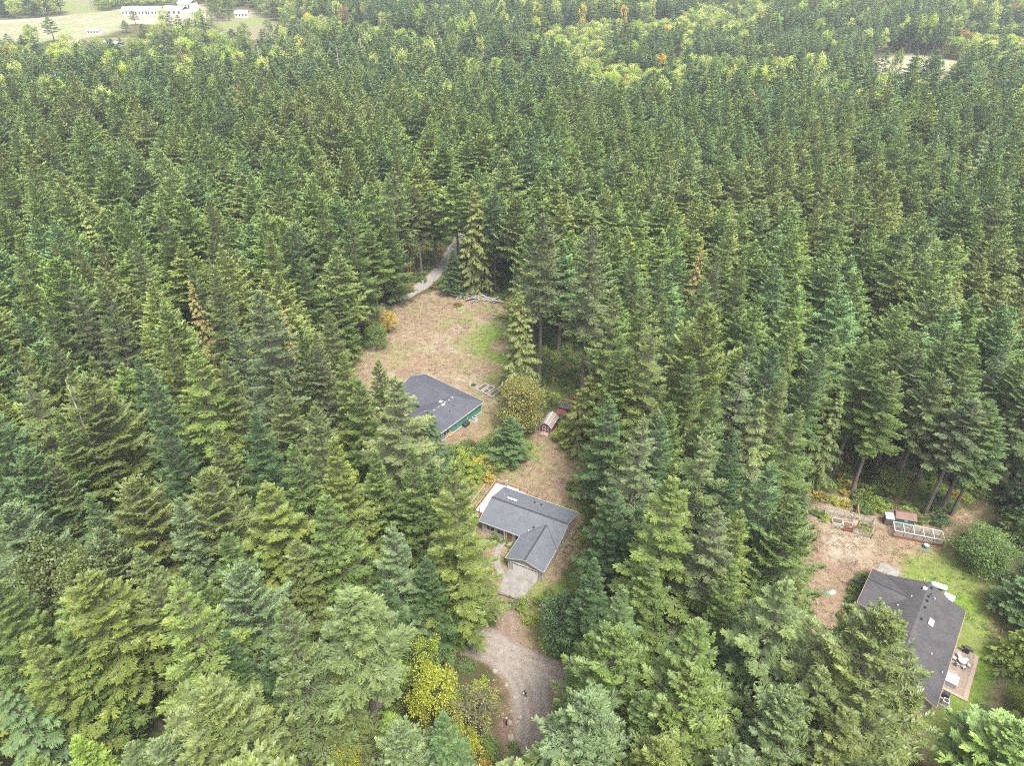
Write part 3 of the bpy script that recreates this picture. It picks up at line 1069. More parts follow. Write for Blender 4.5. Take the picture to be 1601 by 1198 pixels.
skc = MB().slab([(x - .42, y - .75, h_ - .168 + .16), (x + .42, y - .75, h_ + .168 + .16), (x + .42, y + .75, h_ + .168 + .16), (x - .42, y + .75, h_ - .168 + .16)], .3).build('skylight', 'pale_timber', roofC)
MB().slab([(x - .32, y - .65, h_ - .128 + .18), (x + .32, y - .65, h_ + .128 + .18), (x + .32, y + .65, h_ + .128 + .18), (x - .32, y + .65, h_ - .128 + .18)], .03).build('pane', 'skylight_glass', skc)
# white chimney breast on the back gable
chm = part_box('chimney', 'white_paint', hC, 2.2, 3.6, -.75, .38, 0, 4.1)
part_box('cap', 'white_trim', chm, 2.1, 3.7, -.85, .3, 4.102, 4.25)
window(hC, 'x', .45, 4, 1.6, 1.2, 1.0, out=-1)
window(hC, 'x', .45, 9.5, 2.0, 2.0, .15, out=-1, panes=2)
window(hC, 'x', .45, 15, 1.6, 1.2, 1.0, out=-1)
window(hC, 'y', 20.7, 3.5, 1.5, 1.2, 1.0, out=1)
gdc = part_box('garage_door', 'white_paint', hC, 14.18, 14.27, 2.0, 7.1, .05, 2.2)
dC = part_box('front_door', 'redwood', hC, 12.04, 12.12, 11.0, 11.95, .1, 2.15)
# porch court with low wall
part_box('porch_floor', 'dark_timber', hC, 12.1, 14.5, 9.2, 12.3, 0, .16)
pw = MB(); pw.box(14.3, 14.45, 9.2, 12.2, .16, 2.5); pw.box(12.6, 14.3, 12.05, 12.2, .16, 2.5)
pw.each('porch_wall', 'grey_wall', hC)
pc = MB(); pc.box(14.24, 14.52, 9.2, 12.27, 2.5, 2.62); pc.box(12.6, 14.24, 11.98, 12.27, 2.5, 2.62)
pc.each('porch_cap', 'pale_timber', hC)
def atC(x, y, z=0): return tC @ Vector((x, y, z))
# patio of square tiles
q = P(1501, 1052, .2)
pt_c = [loc2(FC, P(*p, .3)) for p in ((1494.2, 1012), (1521.8, 1025.5), (1507, 1090.3), (1477.8, 1078.6))]
px0 = -3.75; px1 = -.1; py0, py1 = 5.3, 14.9
pat = MB().box(px0, px1, py0, py1, 0, .17).build('patio', 'pale_timber')
pat.location = (FC[0][0], FC[0][1], .05); pat.rotation_euler = (0, 0, FC[1]); pat['kind'] = 'structure'
tl = MB()
nx, ny = 7, 19
rnd = random.Random(4)
for i in range(nx):
    for j in range(ny):
        a0 = px0 + .55 + i * (px1 - px0 - .6) / nx; b0 = py0 + .12 + j * (py1 - py0 - .6) / ny
        h_ = .19 + rnd.random() * .012
        tl.box(a0, a0 + (px1 - px0 - .6) / nx - .07, b0, b0 + (py1 - py0 - .6) / ny - .07, .16, h_)
to = tl.build('paving_tile', 'patio_tile', pat); to['kind'] = 'stuff'
# patio furniture
q = P(1502.5, 1037.5, .25)
tabl = empty('patio_table', (q.x, q.y, .25), FC[1], 'white patio table on the tiled patio', 'table')
MB().tube([(0, 0, .70), (0, 0, .76)], .62, 10).build('tabletop', 'white_paint', tabl)
MB().tube([(0, 0, 0), (0, 0, .7)], .07, 7).build('pedestal', 'ac_metal', tabl)
MB().tube([(0, 0, 0), (0, 0, .05)], .3, 9).build('base', 'ac_metal', tabl)
for a_loc, lab in ((180, 'pale grey patio chair on the lawn side of the white table'), (0, 'pale grey patio chair on the house side of the white table'),
                   (-120, 'pale grey patio chair between the white table and the grill, lawn side'), (-60, 'pale grey patio chair between the white table and the grill, house side'),
                   (60, 'pale grey patio chair between the white table and the hot tub, house side'), (120, 'pale grey patio chair between the white table and the hot tub, lawn side')):
    a = R(a_loc) + FC[1]
    pc_ = Vector((q.x + math.cos(a) * 1.05, q.y + math.sin(a) * 1.05, .25))
    c_ = empty('patio_chair', pc_, a - math.pi / 2, lab, 'chair', 'chairs round the patio table')
    part_box('seat', 'ac_metal', c_, -.25, .25, -.25, .25, .40, .46)
    MB().slab([(-.25, .22, .48), (.25, .22, .48), (.25, .36, .95), (-.25, .36, .95)], .07).build('backrest', 'ac_metal', c_)
    for x in (-.21, .21):
        for y in (-.2, .2):
            part_box('leg', 'grey_metal', c_, x - .025, x + .025, y - .025, y + .025, 0, .4)
q = P(1509.5, 1020, .25)
gr = empty('barbecue_grill', (q.x, q.y, .25), FC[1], 'black barbecue grill with side shelves on the patio corner', 'grill')
part_box('cabinet', 'black_plastic', gr, -.4, .4, -.3, .3, .08, .85)
MB().tube([(-.42, 0, .95), (.42, 0, .95)], .33, 10).build('lid', 'black_plastic', gr)
for x in (-.85, .45):
    part_box('side_shelf', 'black_plastic', gr, x, x + .4, -.27, .27, .8, .86)
for x in (-.35, .35):
    MB().tube([(x - .04, -.25, .09), (x + .04, -.25, .09)], .09, 8).build('wheel', 'black_plastic', gr)
q = P(1487, 1069, .25)
ht = empty('hot_tub', (q.x, q.y, .25), FC[1], 'grey covered hot tub against the house on the patio', 'hot tub')
part_box('shell', 'grey_metal', ht, -.7, 1.1, -1.0, .75, 0, .8, bevel=.06)
part_box('cover', 'ac_metal', ht, -.74, 1.14, -1.04, .79, .81, .93, bevel=.03)
part_box('doormat', 'grey_timber', pat, -1.7, -.5, 10.6, 12.3, .205, .23)
for k, (p, lab) in enumerate((((1477.5, 1090), 'black air conditioner beside the patio step'), ((1477, 1101), 'grey air conditioner at the near corner of the dark-roofed house'))):
    q = P(*p)
    c_ = empty('air_conditioner', q, FC[1], lab, 'air conditioner', 'air conditioners by the dark-roofed house')
    part_box('casing', 'black_plastic' if k == 0 else 'ac_metal', c_, -.42, .42, -.42, .42, .05, .85)
    part_box('pad', 'concrete_pale', c_, -.6, .6, -.6, .6, 0, .06)
    MB().tube([(0, 0, .85), (0, 0, .9)], .32, 10).build('fan_grille', 'dark_metal', c_)
# propane tank by the back gable
q = P(1466, 921)
pt = empty('propane_tank', q, FC[1] + .2, 'white propane tank with blue end behind the dark-roofed house', 'tank')
MB().tube([(-1.25, 0, .75), (-1.1, 0, .75), (1.1, 0, .75), (1.3, 0, .75), (1.42, 0, .75)], [.2, .5, .5, .38, .1], 12).build('vessel', 'white_paint', pt, True)
MB().tube([(1.12, 0, .75), (1.32, 0, .75), (1.44, 0, .75)], [.505, .39, .1], 12).build('end_dome', 'blue_trim', pt, True)
for x in (-.7, .7):
    part_box('saddle', 'concrete_pale', pt, x - .12, x + .12, -.4, .4, 0, .4)
# concrete apron behind the wing, curved walk at the porch
flat('concrete_apron', PP([(1377, 880), (1408, 891), (1403, 904), (1370, 893)]), .03, .15, 'concrete')
cw = [P(*p) for p in ((1352, 962), (1338, 966), (1329, 976), (1325, 992), (1326, 1010))]
cp = catmull(cw, 8)
pm = MB()
for i in range(len(cp) - 1):
    def nrm(k):
        d = np.array(cp[min(k + 1, len(cp) - 1)]) - np.array(cp[max(k - 1, 0)])
        return np.array((-d[1], d[0])) / np.hypot(d[0], d[1])
    n0, n1 = nrm(i), nrm(i + 1)
    a0, a1 = np.array(cp[i])[:2], np.array(cp[i + 1])[:2]
    pm.slab([(*(a0 + n0 * 1.5), .16), (*(a1 + n1 * 1.5), .16), (*(a1 - n1 * .2), .16), (*(a0 - n0 * .2), .16)], .13)
pm.build('curved_walk', 'concrete')['kind'] = 'structure'

# ------------------------------------------------------------------ SHED, ramp, slide
q = P(852.5, 677)
sh = empty('garden_shed', q, R(-24), 'small red barn-style shed with white trim and pinkish grey roof', 'shed')
w2, l2 = 1.35, 4.3
prof = [(-w2, 0), (w2, 0), (w2, 1.75), (.75, 2.45), (0, 2.75), (-.75, 2.45), (-w2, 1.75)]
m_ = MB()
n = len(prof)
m_.add([(x, 0, z) for x, z in prof] + [(x, l2, z) for x, z in prof], [tuple(range(n)), tuple(range(2 * n - 1, n - 1, -1))] + [(i, i + n, (i + 1) % n + n, (i + 1) % n) for i in range(n)])
m_.build('wall', 'red_wall', sh)
r_ = MB()
ov = .18
seg = [(-w2 - .12, 1.68), (-.78, 2.5), (0, 2.82), (.78, 2.5), (w2 + .12, 1.68)]
for i in range(4):
    (x0, z0), (x1, z1) = seg[i], seg[i + 1]
    r_.slab([(x0, -ov, z0 + .06), (x1, -ov, z1 + .06), (x1, l2 + ov, z1 + .06), (x0, l2 + ov, z0 + .06)], .07)
rs = r_.build('roof', 'roof_pink_grey', sh)
tr = MB()
tr.bar((0, -ov - .02, 2.91), (0, l2 + ov + .02, 2.91), .3, .05)
tr.bar((.8, -ov - .02, 2.585), (.8, l2 + ov + .02, 2.585), .12, .05)
for i in range(4):
    (x0, z0), (x1, z1) = seg[i], seg[i + 1]
    tr.bar((x0, -ov - .03, z0 + .03), (x1, -ov - .03, z1 + .03), .05, .13)
tr.bar((w2 + .14, -ov, 1.70), (w2 + .14, l2 + ov, 1.70), .05, .12)
tr.each('trim_board', 'white_trim', rs)
for s_ in (-1, 1):
    d_ = MB()
    d_.box(min(s_ * .04, s_ * .78), max(s_ * .04, s_ * .78), -.05, -.005, .15, 1.95)
    do = d_.build('door', 'red_wall', sh)
    f_ = MB()
    for x0, x1, z0, z1 in ((.04, .14, .15, 1.95), (.68, .78, .15, 1.95), (.14, .68, .15, .25), (.14, .68, 1.85, 1.95), (.14, .68, 1.0, 1.1)):
        f_.box(min(s_ * x0, s_ * x1), max(s_ * x0, s_ * x1), -.08, -.045, z0, z1)
    f_.build('frame', 'white_trim', do)
    MB().box(min(s_ * .2, s_ * .62), max(s_ * .2, s_ * .62), -.075, -.045, 1.3, 1.75).build('pane', 'window_dark', do)
part_box('corner_board', 'white_trim', sh, w2 - .08, w2 + .03, -.04, .05, 0, 1.7)
part_box('corner_board', 'white_trim', sh, -w2 - .03, -w2 + .08, -.04, .05, 0, 1.7)
MB().slab([(-.85, -1.0, .06), (.85, -1.0, .06), (.85, -.09, .2), (-.85, -.09, .2)], .08).build('ramp', 'pale_timber', sh)
part_box('block', 'concrete_pale', sh, w2 + .05, w2 + .5, -.35, .2, 0, .3)
q = P(873, 655)
rp = empty('plank_walkway', q, R(-24), 'maroon plank walkway with grey rails climbing behind the red shed', 'walkway')
MB().slab([(-1.0, -1.6, .25), (1.0, -1.6, .25), (1.0, 2.6, .9), (-1.0, 2.6, .9)], .12).build('deck', 'maroon_plank', rp)
for x in (-1.0, 1.0):
    for y, z in ((-1.5, .25), (.5, .58), (2.5, .88)):
        part_box('post', 'dark_timber', rp, x - .06, x + .06, y - .06, y + .06, 0, z)
q = P(884, 640)
pf = empty('play_platform', q, R(-24), 'dark timber platform with pale rails beyond the maroon walkway', 'platform')
part_box('floor', 'dark_timber', pf, -1.3, 1.3, -1.1, 1.1, .9, 1.02)
for x in (-1.25, 1.25):
    for y in (-1.05, 1.05):
        part_box('post', 'dark_timber', pf, x - .07, x + .07, y - .07, y + .07, 0, 2.0)
rr = MB(); rr.bar((-1.25, -1.05, 2.0), (-1.25, 1.05, 2.0), .1, .08); rr.bar((-1.2, 1.05, 2.0), (1.25, 1.05, 2.0), .1, .08); rr.each('rail', 'pale_timber', pf)
a_, b_ = P(886, 687, 1.1), P(890.5, 700, .12)
sl = empty('playground_slide', (b_.x, b_.y, .05), 0, 'yellow plastic slide coming out from under the cedar by the shed', 'slide')
v_ = a_ - b_
m_ = MB(); m_.bar((0, 0, .1), (v_.x, v_.y, v_.z + .1), .62, .06); m_.build('chute', 'yellow_plastic', sl)
side = Vector((v_.y, -v_.x, 0)).normalized() * .33
for s_ in (-1, 1):
    MB().bar(side * s_ + Vector((0, 0, .2)), side * s_ + Vector((v_.x, v_.y, v_.z + .2)), .06, .2).build('side_wall', 'yellow_plastic', sl)
MB().bar((v_.x, v_.y, 0), (v_.x, v_.y, v_.z + .05), .1, .1).build('support', 'yellow_plastic', sl)

# ------------------------------------------------------------------ GARDEN ENCLOSURE AND COOP
g_tl, g_tr, g_br, g_bl = P(1289.5, 795, 0), P(1365, 812, 0), P(1362, 842, 0), P(1287, 812, 0)
corners = [P(1288, 803), P(1364, 820), P(1361, 843), P(1334, 834), P(1300, 824), P(1287, 812)]
gf = empty('garden_fence', corners[0], 0, 'wire garden fence with pale rails round dry vegetable beds', 'fence')
def wire_run(a, b, h=1.7, step=1.9):
    a, b = a - corners[0], b - corners[0]
    L = (b - a).length; n = max(1, round(L / step))
    for k in range(n + 1):
        p = a.lerp(b, k / n)
        MB().bar((p.x, p.y, 0), (p.x, p.y, h), .09, .09).build('post', 'grey_timber', gf)
    mb = MB()
    mb.bar((a.x, a.y, h), (b.x, b.y, h), .08, .1)
    mb.build('rail', 'pale_timber', gf)
    w = MB()
    for k in range(int(L / .22) + 1):
        p = a.lerp(b, min(1, k * .22 / L)); w.bar((p.x, p.y, .02), (p.x, p.y, h), .022, .022)
    for k in range(8):
        z = .1 + k * .21; w.bar((a.x, a.y, z), (b.x, b.y, z), .022, .022)
    o = w.build('wire_mesh', 'wire', gf); o['kind'] = 'stuff'
wire_run(corners[0], corners[1]); wire_run(corners[1], corners[2]); wire_run(corners[2], corners[3], 1.2); wire_run(corners[5], corners[0])
for pa, pb, lab in (((1337, 803), (1339, 827), 'reddish cedar beam post standing across the middle of the wire garden'),):
    a_, b_ = P(*pa), P(*pb)
    ab = empty('garden_arbour', a_, 0, lab, 'arbour')
    v_ = b_ - a_
    MB().bar((0, 0, 0), (0, 0, 2.1), .16, .16).build('post', 'redwood', ab)
    MB().bar((v_.x, v_.y, 0), (v_.x, v_.y, 2.1), .16, .16).build('post', 'redwood', ab)
    MB().bar((0, 0, 2.18), (v_.x, v_.y, 2.18), .18, .16).build('beam', 'cedar_rail', ab)
for (p, L_, w_, lab, mt) in (((1309, 817.5), 1.0, .75, 'white-framed planting box inside the wire garden', 'white_trim'), ((1324, 822), .9, .55, 'white-framed box with green plants by the garden gate', 'white_trim')):
    q = P(*p)
    b0 = empty('planting_box', q, R(-14), lab, 'planting box')
    for (x0, x1, y0, y1) in ((-L_, L_, -w_, -w_ + .1), (-L_, L_, w_ - .1, w_), (-L_, -L_ + .1, -w_ + .1, w_ - .1), (L_ - .1, L_, -w_ + .1, w_ - .1)):
        part_box('side_board', mt, b0, x0, x1, y0, y1, 0, .45)
    part_box('soil', 'soil', b0, -L_ + .1, L_ - .1, -w_ + .1, w_ - .1, 0, .34)
q = P(1325, 832)
gt = empty('garden_gate', q, R(-14), 'reddish timber gate frame at the front of the wire garden', 'gate')
for x in (-.7, .7):
    part_box('post', 'redwood', gt, x - .09, x + .09, -.09, .09, 0, 1.6)
part_box('lintel', 'redwood', gt, -.95, .95, -.12, .12, 1.6, 1.78)
part_box('leaf', 'redwood', gt, -.6, .6, -.03, .03, .1, 1.2)
# chicken coop
q0 = P(1395, 821)
cpx = empty('chicken_coop', q0, R(-14), 'green chicken coop with brown shingle roof and white plaque', 'coop')
part_box('wall', 'green_coop', cpx, .2, 3.6, 0, 2.0, 0, 1.9)
MB().slab([(0, -.25, 2.0), (3.8, -.25, 2.0), (3.8, 1.05, 2.75), (0, 1.05, 2.75)], .09).build('roof', 'roof_brown', cpx)
MB().slab([(0, 1.05, 2.75), (3.8, 1.05, 2.75), (3.8, 2.25, 2.05), (0, 2.25, 2.05)], .09).build('roof', 'roof_brown', cpx)
MB().add([(.2, 0, 1.9), (.2, 2.0, 1.9), (.2, 1.05, 2.62), (.28, 0, 1.9), (.28, 2.0, 1.9), (.28, 1.05, 2.62)], [(0, 1, 2), (5, 4, 3), (0, 3, 4, 1), (1, 4, 5, 2), (2, 5, 3, 0)]).build('gable', 'green_coop', cpx)
MB().add([(3.52, 0, 1.9), (3.52, 2.0, 1.9), (3.52, 1.05, 2.62), (3.6, 0, 1.9), (3.6, 2.0, 1.9), (3.6, 1.05, 2.62)], [(0, 1, 2), (5, 4, 3), (0, 3, 4, 1), (1, 4, 5, 2), (2, 5, 3, 0)]).build('gable', 'green_coop', cpx)
part_box('plaque', 'white_paint', cpx, 1.7, 2.3, -.05, -.005, 1.35, 1.65)
part_box('hatch', 'white_trim', cpx, 2.9, 3.2, -.05, -.005, .3, .8)
q = P(1387, 818)
cbn = empty('compost_bin', q, R(-14), 'black bin with bluish lid next to the green coop', 'bin')
part_box('body', 'dark_timber', cbn, -.75, .75, -.7, .7, 0, 1.75)
MB().slab([(-.8, -.75, 1.8), (.8, -.75, 1.8), (.8, .75, 2.05), (-.8, .75, 2.05)], .1).build('lid', 'far_blue_roof', cbn)
r0, r1 = P(1396, 835, 0), P(1459, 860, 0)
cr_o = P(1395, 840)
cr = empty('chicken_run', cr_o, R(-17), 'long chicken run with white roof frame and reddish timber base', 'chicken run')
RL, RW, RH = 8.4, 2.3, 1.7
for k in range(6):
    x = RL * k / 5
    for y in (0, RW):
        MB().bar((x, y, 0), (x, y, RH), .1, .1).build('post', 'redwood', cr)
    MB().bar((x, 0, RH + .05), (x, RW, RH + .05), .13, .1).build('crossbar', 'white_trim', cr)
for y in (-.07, RW + .07):
    MB().bar((-.07, y, RH + .05), (RL + .07, y, RH + .05), .13, .1).build('top_rail', 'white_trim', cr)
MB().box(0, RL, -.05, 0, 0, .55).build('kick_board', 'redwood', cr)
MB().box(0, RL, RW, RW + .05, 0, .55).build('kick_board', 'redwood', cr)
MB().box(-.03, RL + .03, .02, RW - .02, 0.02, .08).build('litter', 'soil', cr)
w = MB()
for k in range(34):
    x = RL * (k + .5) / 34
    w.bar((x, 0, RH + .03), (x, RW, RH + .03), .018, .018); w.bar((x, -.02, .55), (x, -.02, RH), .018, .018)
for k in range(10):
    w.bar((0, RW * (k + .5) / 10, RH + .03), (RL, RW * (k + .5) / 10, RH + .03), .018, .018)
    w.bar((0, -.02, .6 + k * .11), (RL, -.02, .6 + k * .11), .018, .018)
w.build('wire_mesh', 'wire', cr)['kind'] = 'stuff'
q = P(1447, 857)
bb = empty('bucket', q, 0, 'teal blue bucket standing at the chicken run', 'bucket')
MB().tube([(0, 0, 0), (0, 0, .75)], [.36, .48], 12).build('body', 'teal_plastic', bb)
MB().tube([(0, 0, .7), (0, 0, .76)], [.4, .4], 12).build('water', 'pale_blue_plastic', bb)
q = P(1293, 927)
tp = empty('tarp', q, .4, 'crumpled green and white tarp lying on the dry yard', 'tarp')
rnd = random.Random(8)
def crumple(n, rx, ry, h, seed):
    r = random.Random(seed); m = MB(); vs_ = []; fs_ = []
    for i in range(n + 1):
        for j in range(n + 1):
            u, v = i / n * 2 - 1, j / n * 2 - 1
            e = max(0, 1 - max(abs(u), abs(v)) ** 3)
            vs_.append((u * rx + r.uniform(-.08, .08), v * ry + r.uniform(-.08, .08), .03 + e * (h * .4 + r.random() * h)))
    for i in range(n):
        for j in range(n):
            a = i * (n + 1) + j; fs_.append((a, a + 1, a + n + 2, a + n + 1))
    return m.add(vs_, fs_)
crumple(6, .42, .32, .18, 3).build('sheet', 'green_plastic', tp)
o = crumple(6, .6, .35, .15, 5).build('sheet', 'white_paint', tp); o.location = (.9, -.35, 0)

# ------------------------------------------------------------------ ROADSIDE THINGS
q = P(885, 1078)
bx_ = empty('utility_box', q, .3, 'pale blue utility box on a post half hidden by the tree at the road fork', 'box')
part_box('casing', 'pale_blue_plastic', bx_, -.4, .4, -.3, .3, .55, 1.2)
MB().slab([(-.46, -.38, 1.24), (.46, -.38, 1.24), (.46, .38, 1.34), (-.46, .38, 1.34)], .06).build('lid', 'green_plastic', bx_)
part_box('post', 'grey_timber', bx_, -.08, .08, -.08, .08, 0, .55)
q = P(792, 1135)
bp = empty('bollard_post', q, 0, 'thin black post with pale cap standing in the bark mulch', 'post')
MB().bar((0, 0, 0), (0, 0, 1.9), .2, .2).build('post', 'black_plastic', bp)
MB().tube([(0, 0, 1.9), (0, 0, 1.96), (0, 0, 2.06)], [.15, .16, .05], 8).build('cap', 'ac_metal', bp)


def boulder(seed, rx, ry, rz_):
    bm = bmesh.new()
    bmesh.ops.create_icosphere(bm, subdivisions=2, radius=1)
    r = random.Random(seed)
    off = Vector((r.uniform(0, 50), r.uniform(0, 50), 0))
    from mathutils import noise as mn
    for v in bm.verts:
        k = 1 + .35 * mn.noise(v.co * 1.3 + off)
        v.co = Vector((v.co.x * rx * k, v.co.y * ry * k, max(-.1, v.co.z * rz_ * k)))
    me = bpy.data.meshes.new('stone')
    bm.to_mesh(me); bm.free()
    me.materials.append(MATS['stone'])
    return me


for i, (px_, py_, r_, lab) in enumerate(((773.5, 1050, .42, 'grey boulder at the top end of the mulch bed by the road bend'), (791.5, 1072, .34, 'pale stone beside the road under the bare-branched tree'),
                                         (804, 1091, .34, 'white stone on the road edge level with the walking person'), (813, 1122.5, .45, 'largest tan boulder on the road edge beside the mulch bed'),
                                         (797.5, 1130.5, .36, 'yellowish stone just beside the black post'), (808.5, 1130.5, .34, 'pale stone between the black post and the road'),
                                         (799.5, 1155.5, .52, 'large yellowish boulder low in the mulch bed'), (799, 1113, .22, 'small pale stone above the black post in the mulch'))):
    o = bpy.data.objects.new('boulder', boulder(i, r_ * 1.2, r_ * .9, r_ * .8))
    col.objects.link(o)
    o.location = P(px_, py_) + Vector((0, 0, .08)); o.rotation_euler = (0, 0, i * 1.3)
    tag(o, lab, 'boulder', 'boulders along the mulch bed')

# ------------------------------------------------------------------ WOOD PILE
logm = []
for k in range(4):
    r = random.Random(k)
    m = MB()
    L = 1.0
    pts = [(-.5, 0, 0), (-.2, r.uniform(-.02, .02), .015), (.15, r.uniform(-.02, .02), 0), (.5, 0, .01)]
    m.tube(pts, [.06, .055, .05, .04], 7)
    o = m.build('weathered_log', 'bleached_log')
    logm.append(o.data)
    bpy.data.objects.remove(o)
rnd = random.Random(12)
nlog = 0
for (cx, cy, n_, sx, sy, wlab) in ((723, 463, 16, 3.6, 1.4, 'beside the orange shrub'), (746, 467, 8, 2.2, 1.1, 'in the middle of the wood pile'), (768, 472, 11, 2.8, 1.3, 'under the tall firs')):
    c_ = P(cx, cy)
    for k in range(n_):
        o = bpy.data.objects.new('weathered_log', logm[rnd.randrange(4)])
        col.objects.link(o)
        L = rnd.uniform(2.6, 5.2) if k % 3 else rnd.uniform(4.5, 6.5)
        th = rnd.uniform(.7, 1.25)
        o.location = c_ + Vector((rnd.uniform(-sx, sx), rnd.uniform(-sy, sy), .25 + .11 * k * rnd.uniform(.4, 1)))
        o.rotation_euler = (0, rnd.uniform(-.16, .16), R(rnd.choice([-35, -20, -40, 30, -28, 65])) + rnd.uniform(-.25, .25))
        o.scale = (L, L * th * .5 + .9, L * th * .5 + .9)
        tag(o, 'bleached grey log jumbled with others ' + wlab, 'log', 'logs in the jumbled wood pile ' + wlab)
        nlog += 1

# ------------------------------------------------------------------ PERSON on the gravel road
def person(loc, rz):
    verts = {'pelvis': (0, 0, .95), 'waist': (0, 0, 1.1), 'chest': (0, -.02, 1.32), 'neck': (0, -.01, 1.5), 'chin': (0, -.03, 1.57), 'head': (0, -.03, 1.68), 'crown': (0, -.01, 1.77),
             'lsh': (-.19, 0, 1.43), 'lel': (-.25, -.06, 1.16), 'lwr': (-.12, -.28, 1.12), 'lha': (-.06, -.34, 1.13),
             'rsh': (.19, 0, 1.43), 'rel': (.25, -.06, 1.16), 'rwr': (.12, -.28, 1.12), 'rha': (.06, -.34, 1.13),
             'lhip': (-.1, 0, .9), 'lkn': (-.11, -.06, .5), 'lan': (-.11, .04, .09), 'lto': (-.12, -.13, .04),
             'rhip': (.1, 0, .9), 'rkn': (.11, .03, .5), 'ran': (.11, .16, .1), 'rto': (.12, .02, .04)}
    rad = {'pelvis': .15, 'waist': .14, 'chest': .165, 'neck': .06, 'chin': .075, 'head': .105, 'crown': .07, 'lsh': .075, 'rsh': .075, 'lel': .05, 'rel': .05, 'lwr': .035, 'rwr': .035,
           'lha': .04, 'rha': .04, 'lhip': .1, 'rhip': .1, 'lkn': .065, 'rkn': .065, 'lan': .045, 'ran': .045, 'lto': .04, 'rto': .04}
    names = list(verts)
    ed = [('pelvis', 'waist'), ('waist', 'chest'), ('chest', 'neck'), ('neck', 'chin'), ('chin', 'head'), ('head', 'crown'), ('chest', 'lsh'), ('lsh', 'lel'), ('lel', 'lwr'), ('lwr', 'lha'),
          ('chest', 'rsh'), ('rsh', 'rel'), ('rel', 'rwr'), ('rwr', 'rha'), ('pelvis', 'lhip'), ('lhip', 'lkn'), ('lkn', 'lan'), ('lan', 'lto'), ('pelvis', 'rhip'), ('rhip', 'rkn'), ('rkn', 'ran'), ('ran', 'rto')]
    me = bpy.data.meshes.new('body')
    me.from_pydata([verts[n] for n in names], [(names.index(a), names.index(b)) for a, b in ed], [])
    tmp = bpy.data.objects.new('tmp_body', me); col.objects.link(tmp)
    sm = tmp.modifiers.new('skin', 'SKIN')
    for i, n in enumerate(names):
        me.skin_vertices[0].data[i].radius = (rad[n], rad[n])
    me.skin_vertices[0].data[0].use_root = True
    ss = tmp.modifiers.new('sub', 'SUBSURF'); ss.levels = 2; ss.render_levels = 2
    dg = bpy.context.evaluated_depsgraph_get()
    nm_ = bpy.data.meshes.new_from_object(tmp.evaluated_get(dg))
    bpy.data.objects.remove(tmp)
    root = empty('person', loc, rz, 'person in dark jacket and trousers standing on the gravel road', 'person')
    for mt in ('cloth_black', 'skin', 'cloth_pale', 'hair_dark'):
        nm_.materials.append(MATS[mt])
    for p in nm_.polygons:
        c = p.center
        mi = 0
        if c.z > 1.5: mi = 1
        if c.z > 1.66 and (c.y > -.04 or c.z > 1.74): mi = 3
        if c.z < 1.2 and c.y < -.25 and c.z > .8: mi = 1
        if 1.05 < c.z < 1.48 and c.y < -.11 and abs(c.x) < .1: mi = 2
        p.material_index = mi
        p.use_smooth = True
    nm_.name = 'body'
    b = bpy.data.objects.new('body', nm_); col.objects.link(b); b.parent = root
    return root


pr = person(P(821.5, 1090.5) + Vector((0, 0, .09)), R(-60))
q = pr.location
cs = MB().box(-.11, .11, -.4, -.32, 1.1, 1.17).build('controller', 'cloth_pale')
cs.location = q; cs.rotation_euler = (0, 0, R(-60))
tag(cs, 'small pale handset held in front of the standing person', 'handset')

# ------------------------------------------------------------------ FAR BUILDINGS
def far_house(px_, py_, w_, d_, h_, rz_, wall, roof, label, ridge=1.8, n_win=4):
    q = P(px_, py_)
    r0 = empty('far_building', q, rz_, label, 'building', 'buildings beyond the forest')
    part_box('wall', wall, r0, -w_ / 2, w_ / 2, -d_ / 2, d_ / 2, 0, h_)
    m = MB()
    m.slab([(-w_ / 2 - .4, -d_ / 2 - .4, h_), (w_ / 2 + .4, -d_ / 2 - .4, h_), (w_ / 2 + .4, 0, h_ + ridge), (-w_ / 2 - .4, 0, h_ + ridge)], .2)
    m.slab([(-w_ / 2 - .4, 0, h_ + ridge), (w_ / 2 + .4, 0, h_ + ridge), (w_ / 2 + .4, d_ / 2 + .4, h_), (-w_ / 2 - .4, d_ / 2 + .4, h_)], .2)
    m.build('roof', roof, r0)
    for k in range(n_win):
        x = -w_ / 2 + w_ * (k + .5) / n_win
        part_box('window', 'window_dark', r0, x - w_ / n_win * .22, x + w_ / n_win * .22, -d_ / 2 - .05, -d_ / 2 + .02, h_ * .3, h_ * .78)
    return r0


far_house(206, 22, 13, 15, 4, .05, 'far_wall', 'far_white_roof', 'white-roofed long shed beyond the far field, westernmost of the row', 3.2)
far_house(226, 22, 13, 15, 4, .05, 'far_wall', 'far_white_roof', 'white-roofed long shed beyond the far field, second of the row', 3.2)
far_house(246, 22, 13, 15, 4, .05, 'far_wall', 'far_white_roof', 'white-roofed long shed beyond the far field, last of the row', 3.2)
far_house(276, 21, 20, 16, 4, -.15, 'far_wall', 'far_white_roof', 'broad white-roofed building beside the white sheds', 3.0)
far_house(295, 14, 15, 12, 6, -.3, 'far_wall', 'far_white_roof', 'taller white-roofed building behind the row of sheds', 3.0)
far_house(303, 24, 8, 7, 4, .4, 'white_paint', 'far_white_roof', 'small white building in front of the farm yard', 1.8)
far_house(178, 78, 12, 9, 4, -.2, 'white_paint', 'far_blue_roof', 'white house with pale blue roof among the far trees', 2.5)
far_house(119, 73, 7, 6, 3.5, .1, 'white_paint', 'far_white_roof', 'little white cabin among the far trees', 1.5)
far_house(379, 26, 12, 8, 3.5, .1, 'far_wall', 'far_blue_roof', 'low grey barn by the pale pasture', 2.0)
far_house(148, 52, 10, 5, 2.5, .0, 'white_paint', 'far_white_roof', 'low white shed at the edge of the bare field', 1.0)


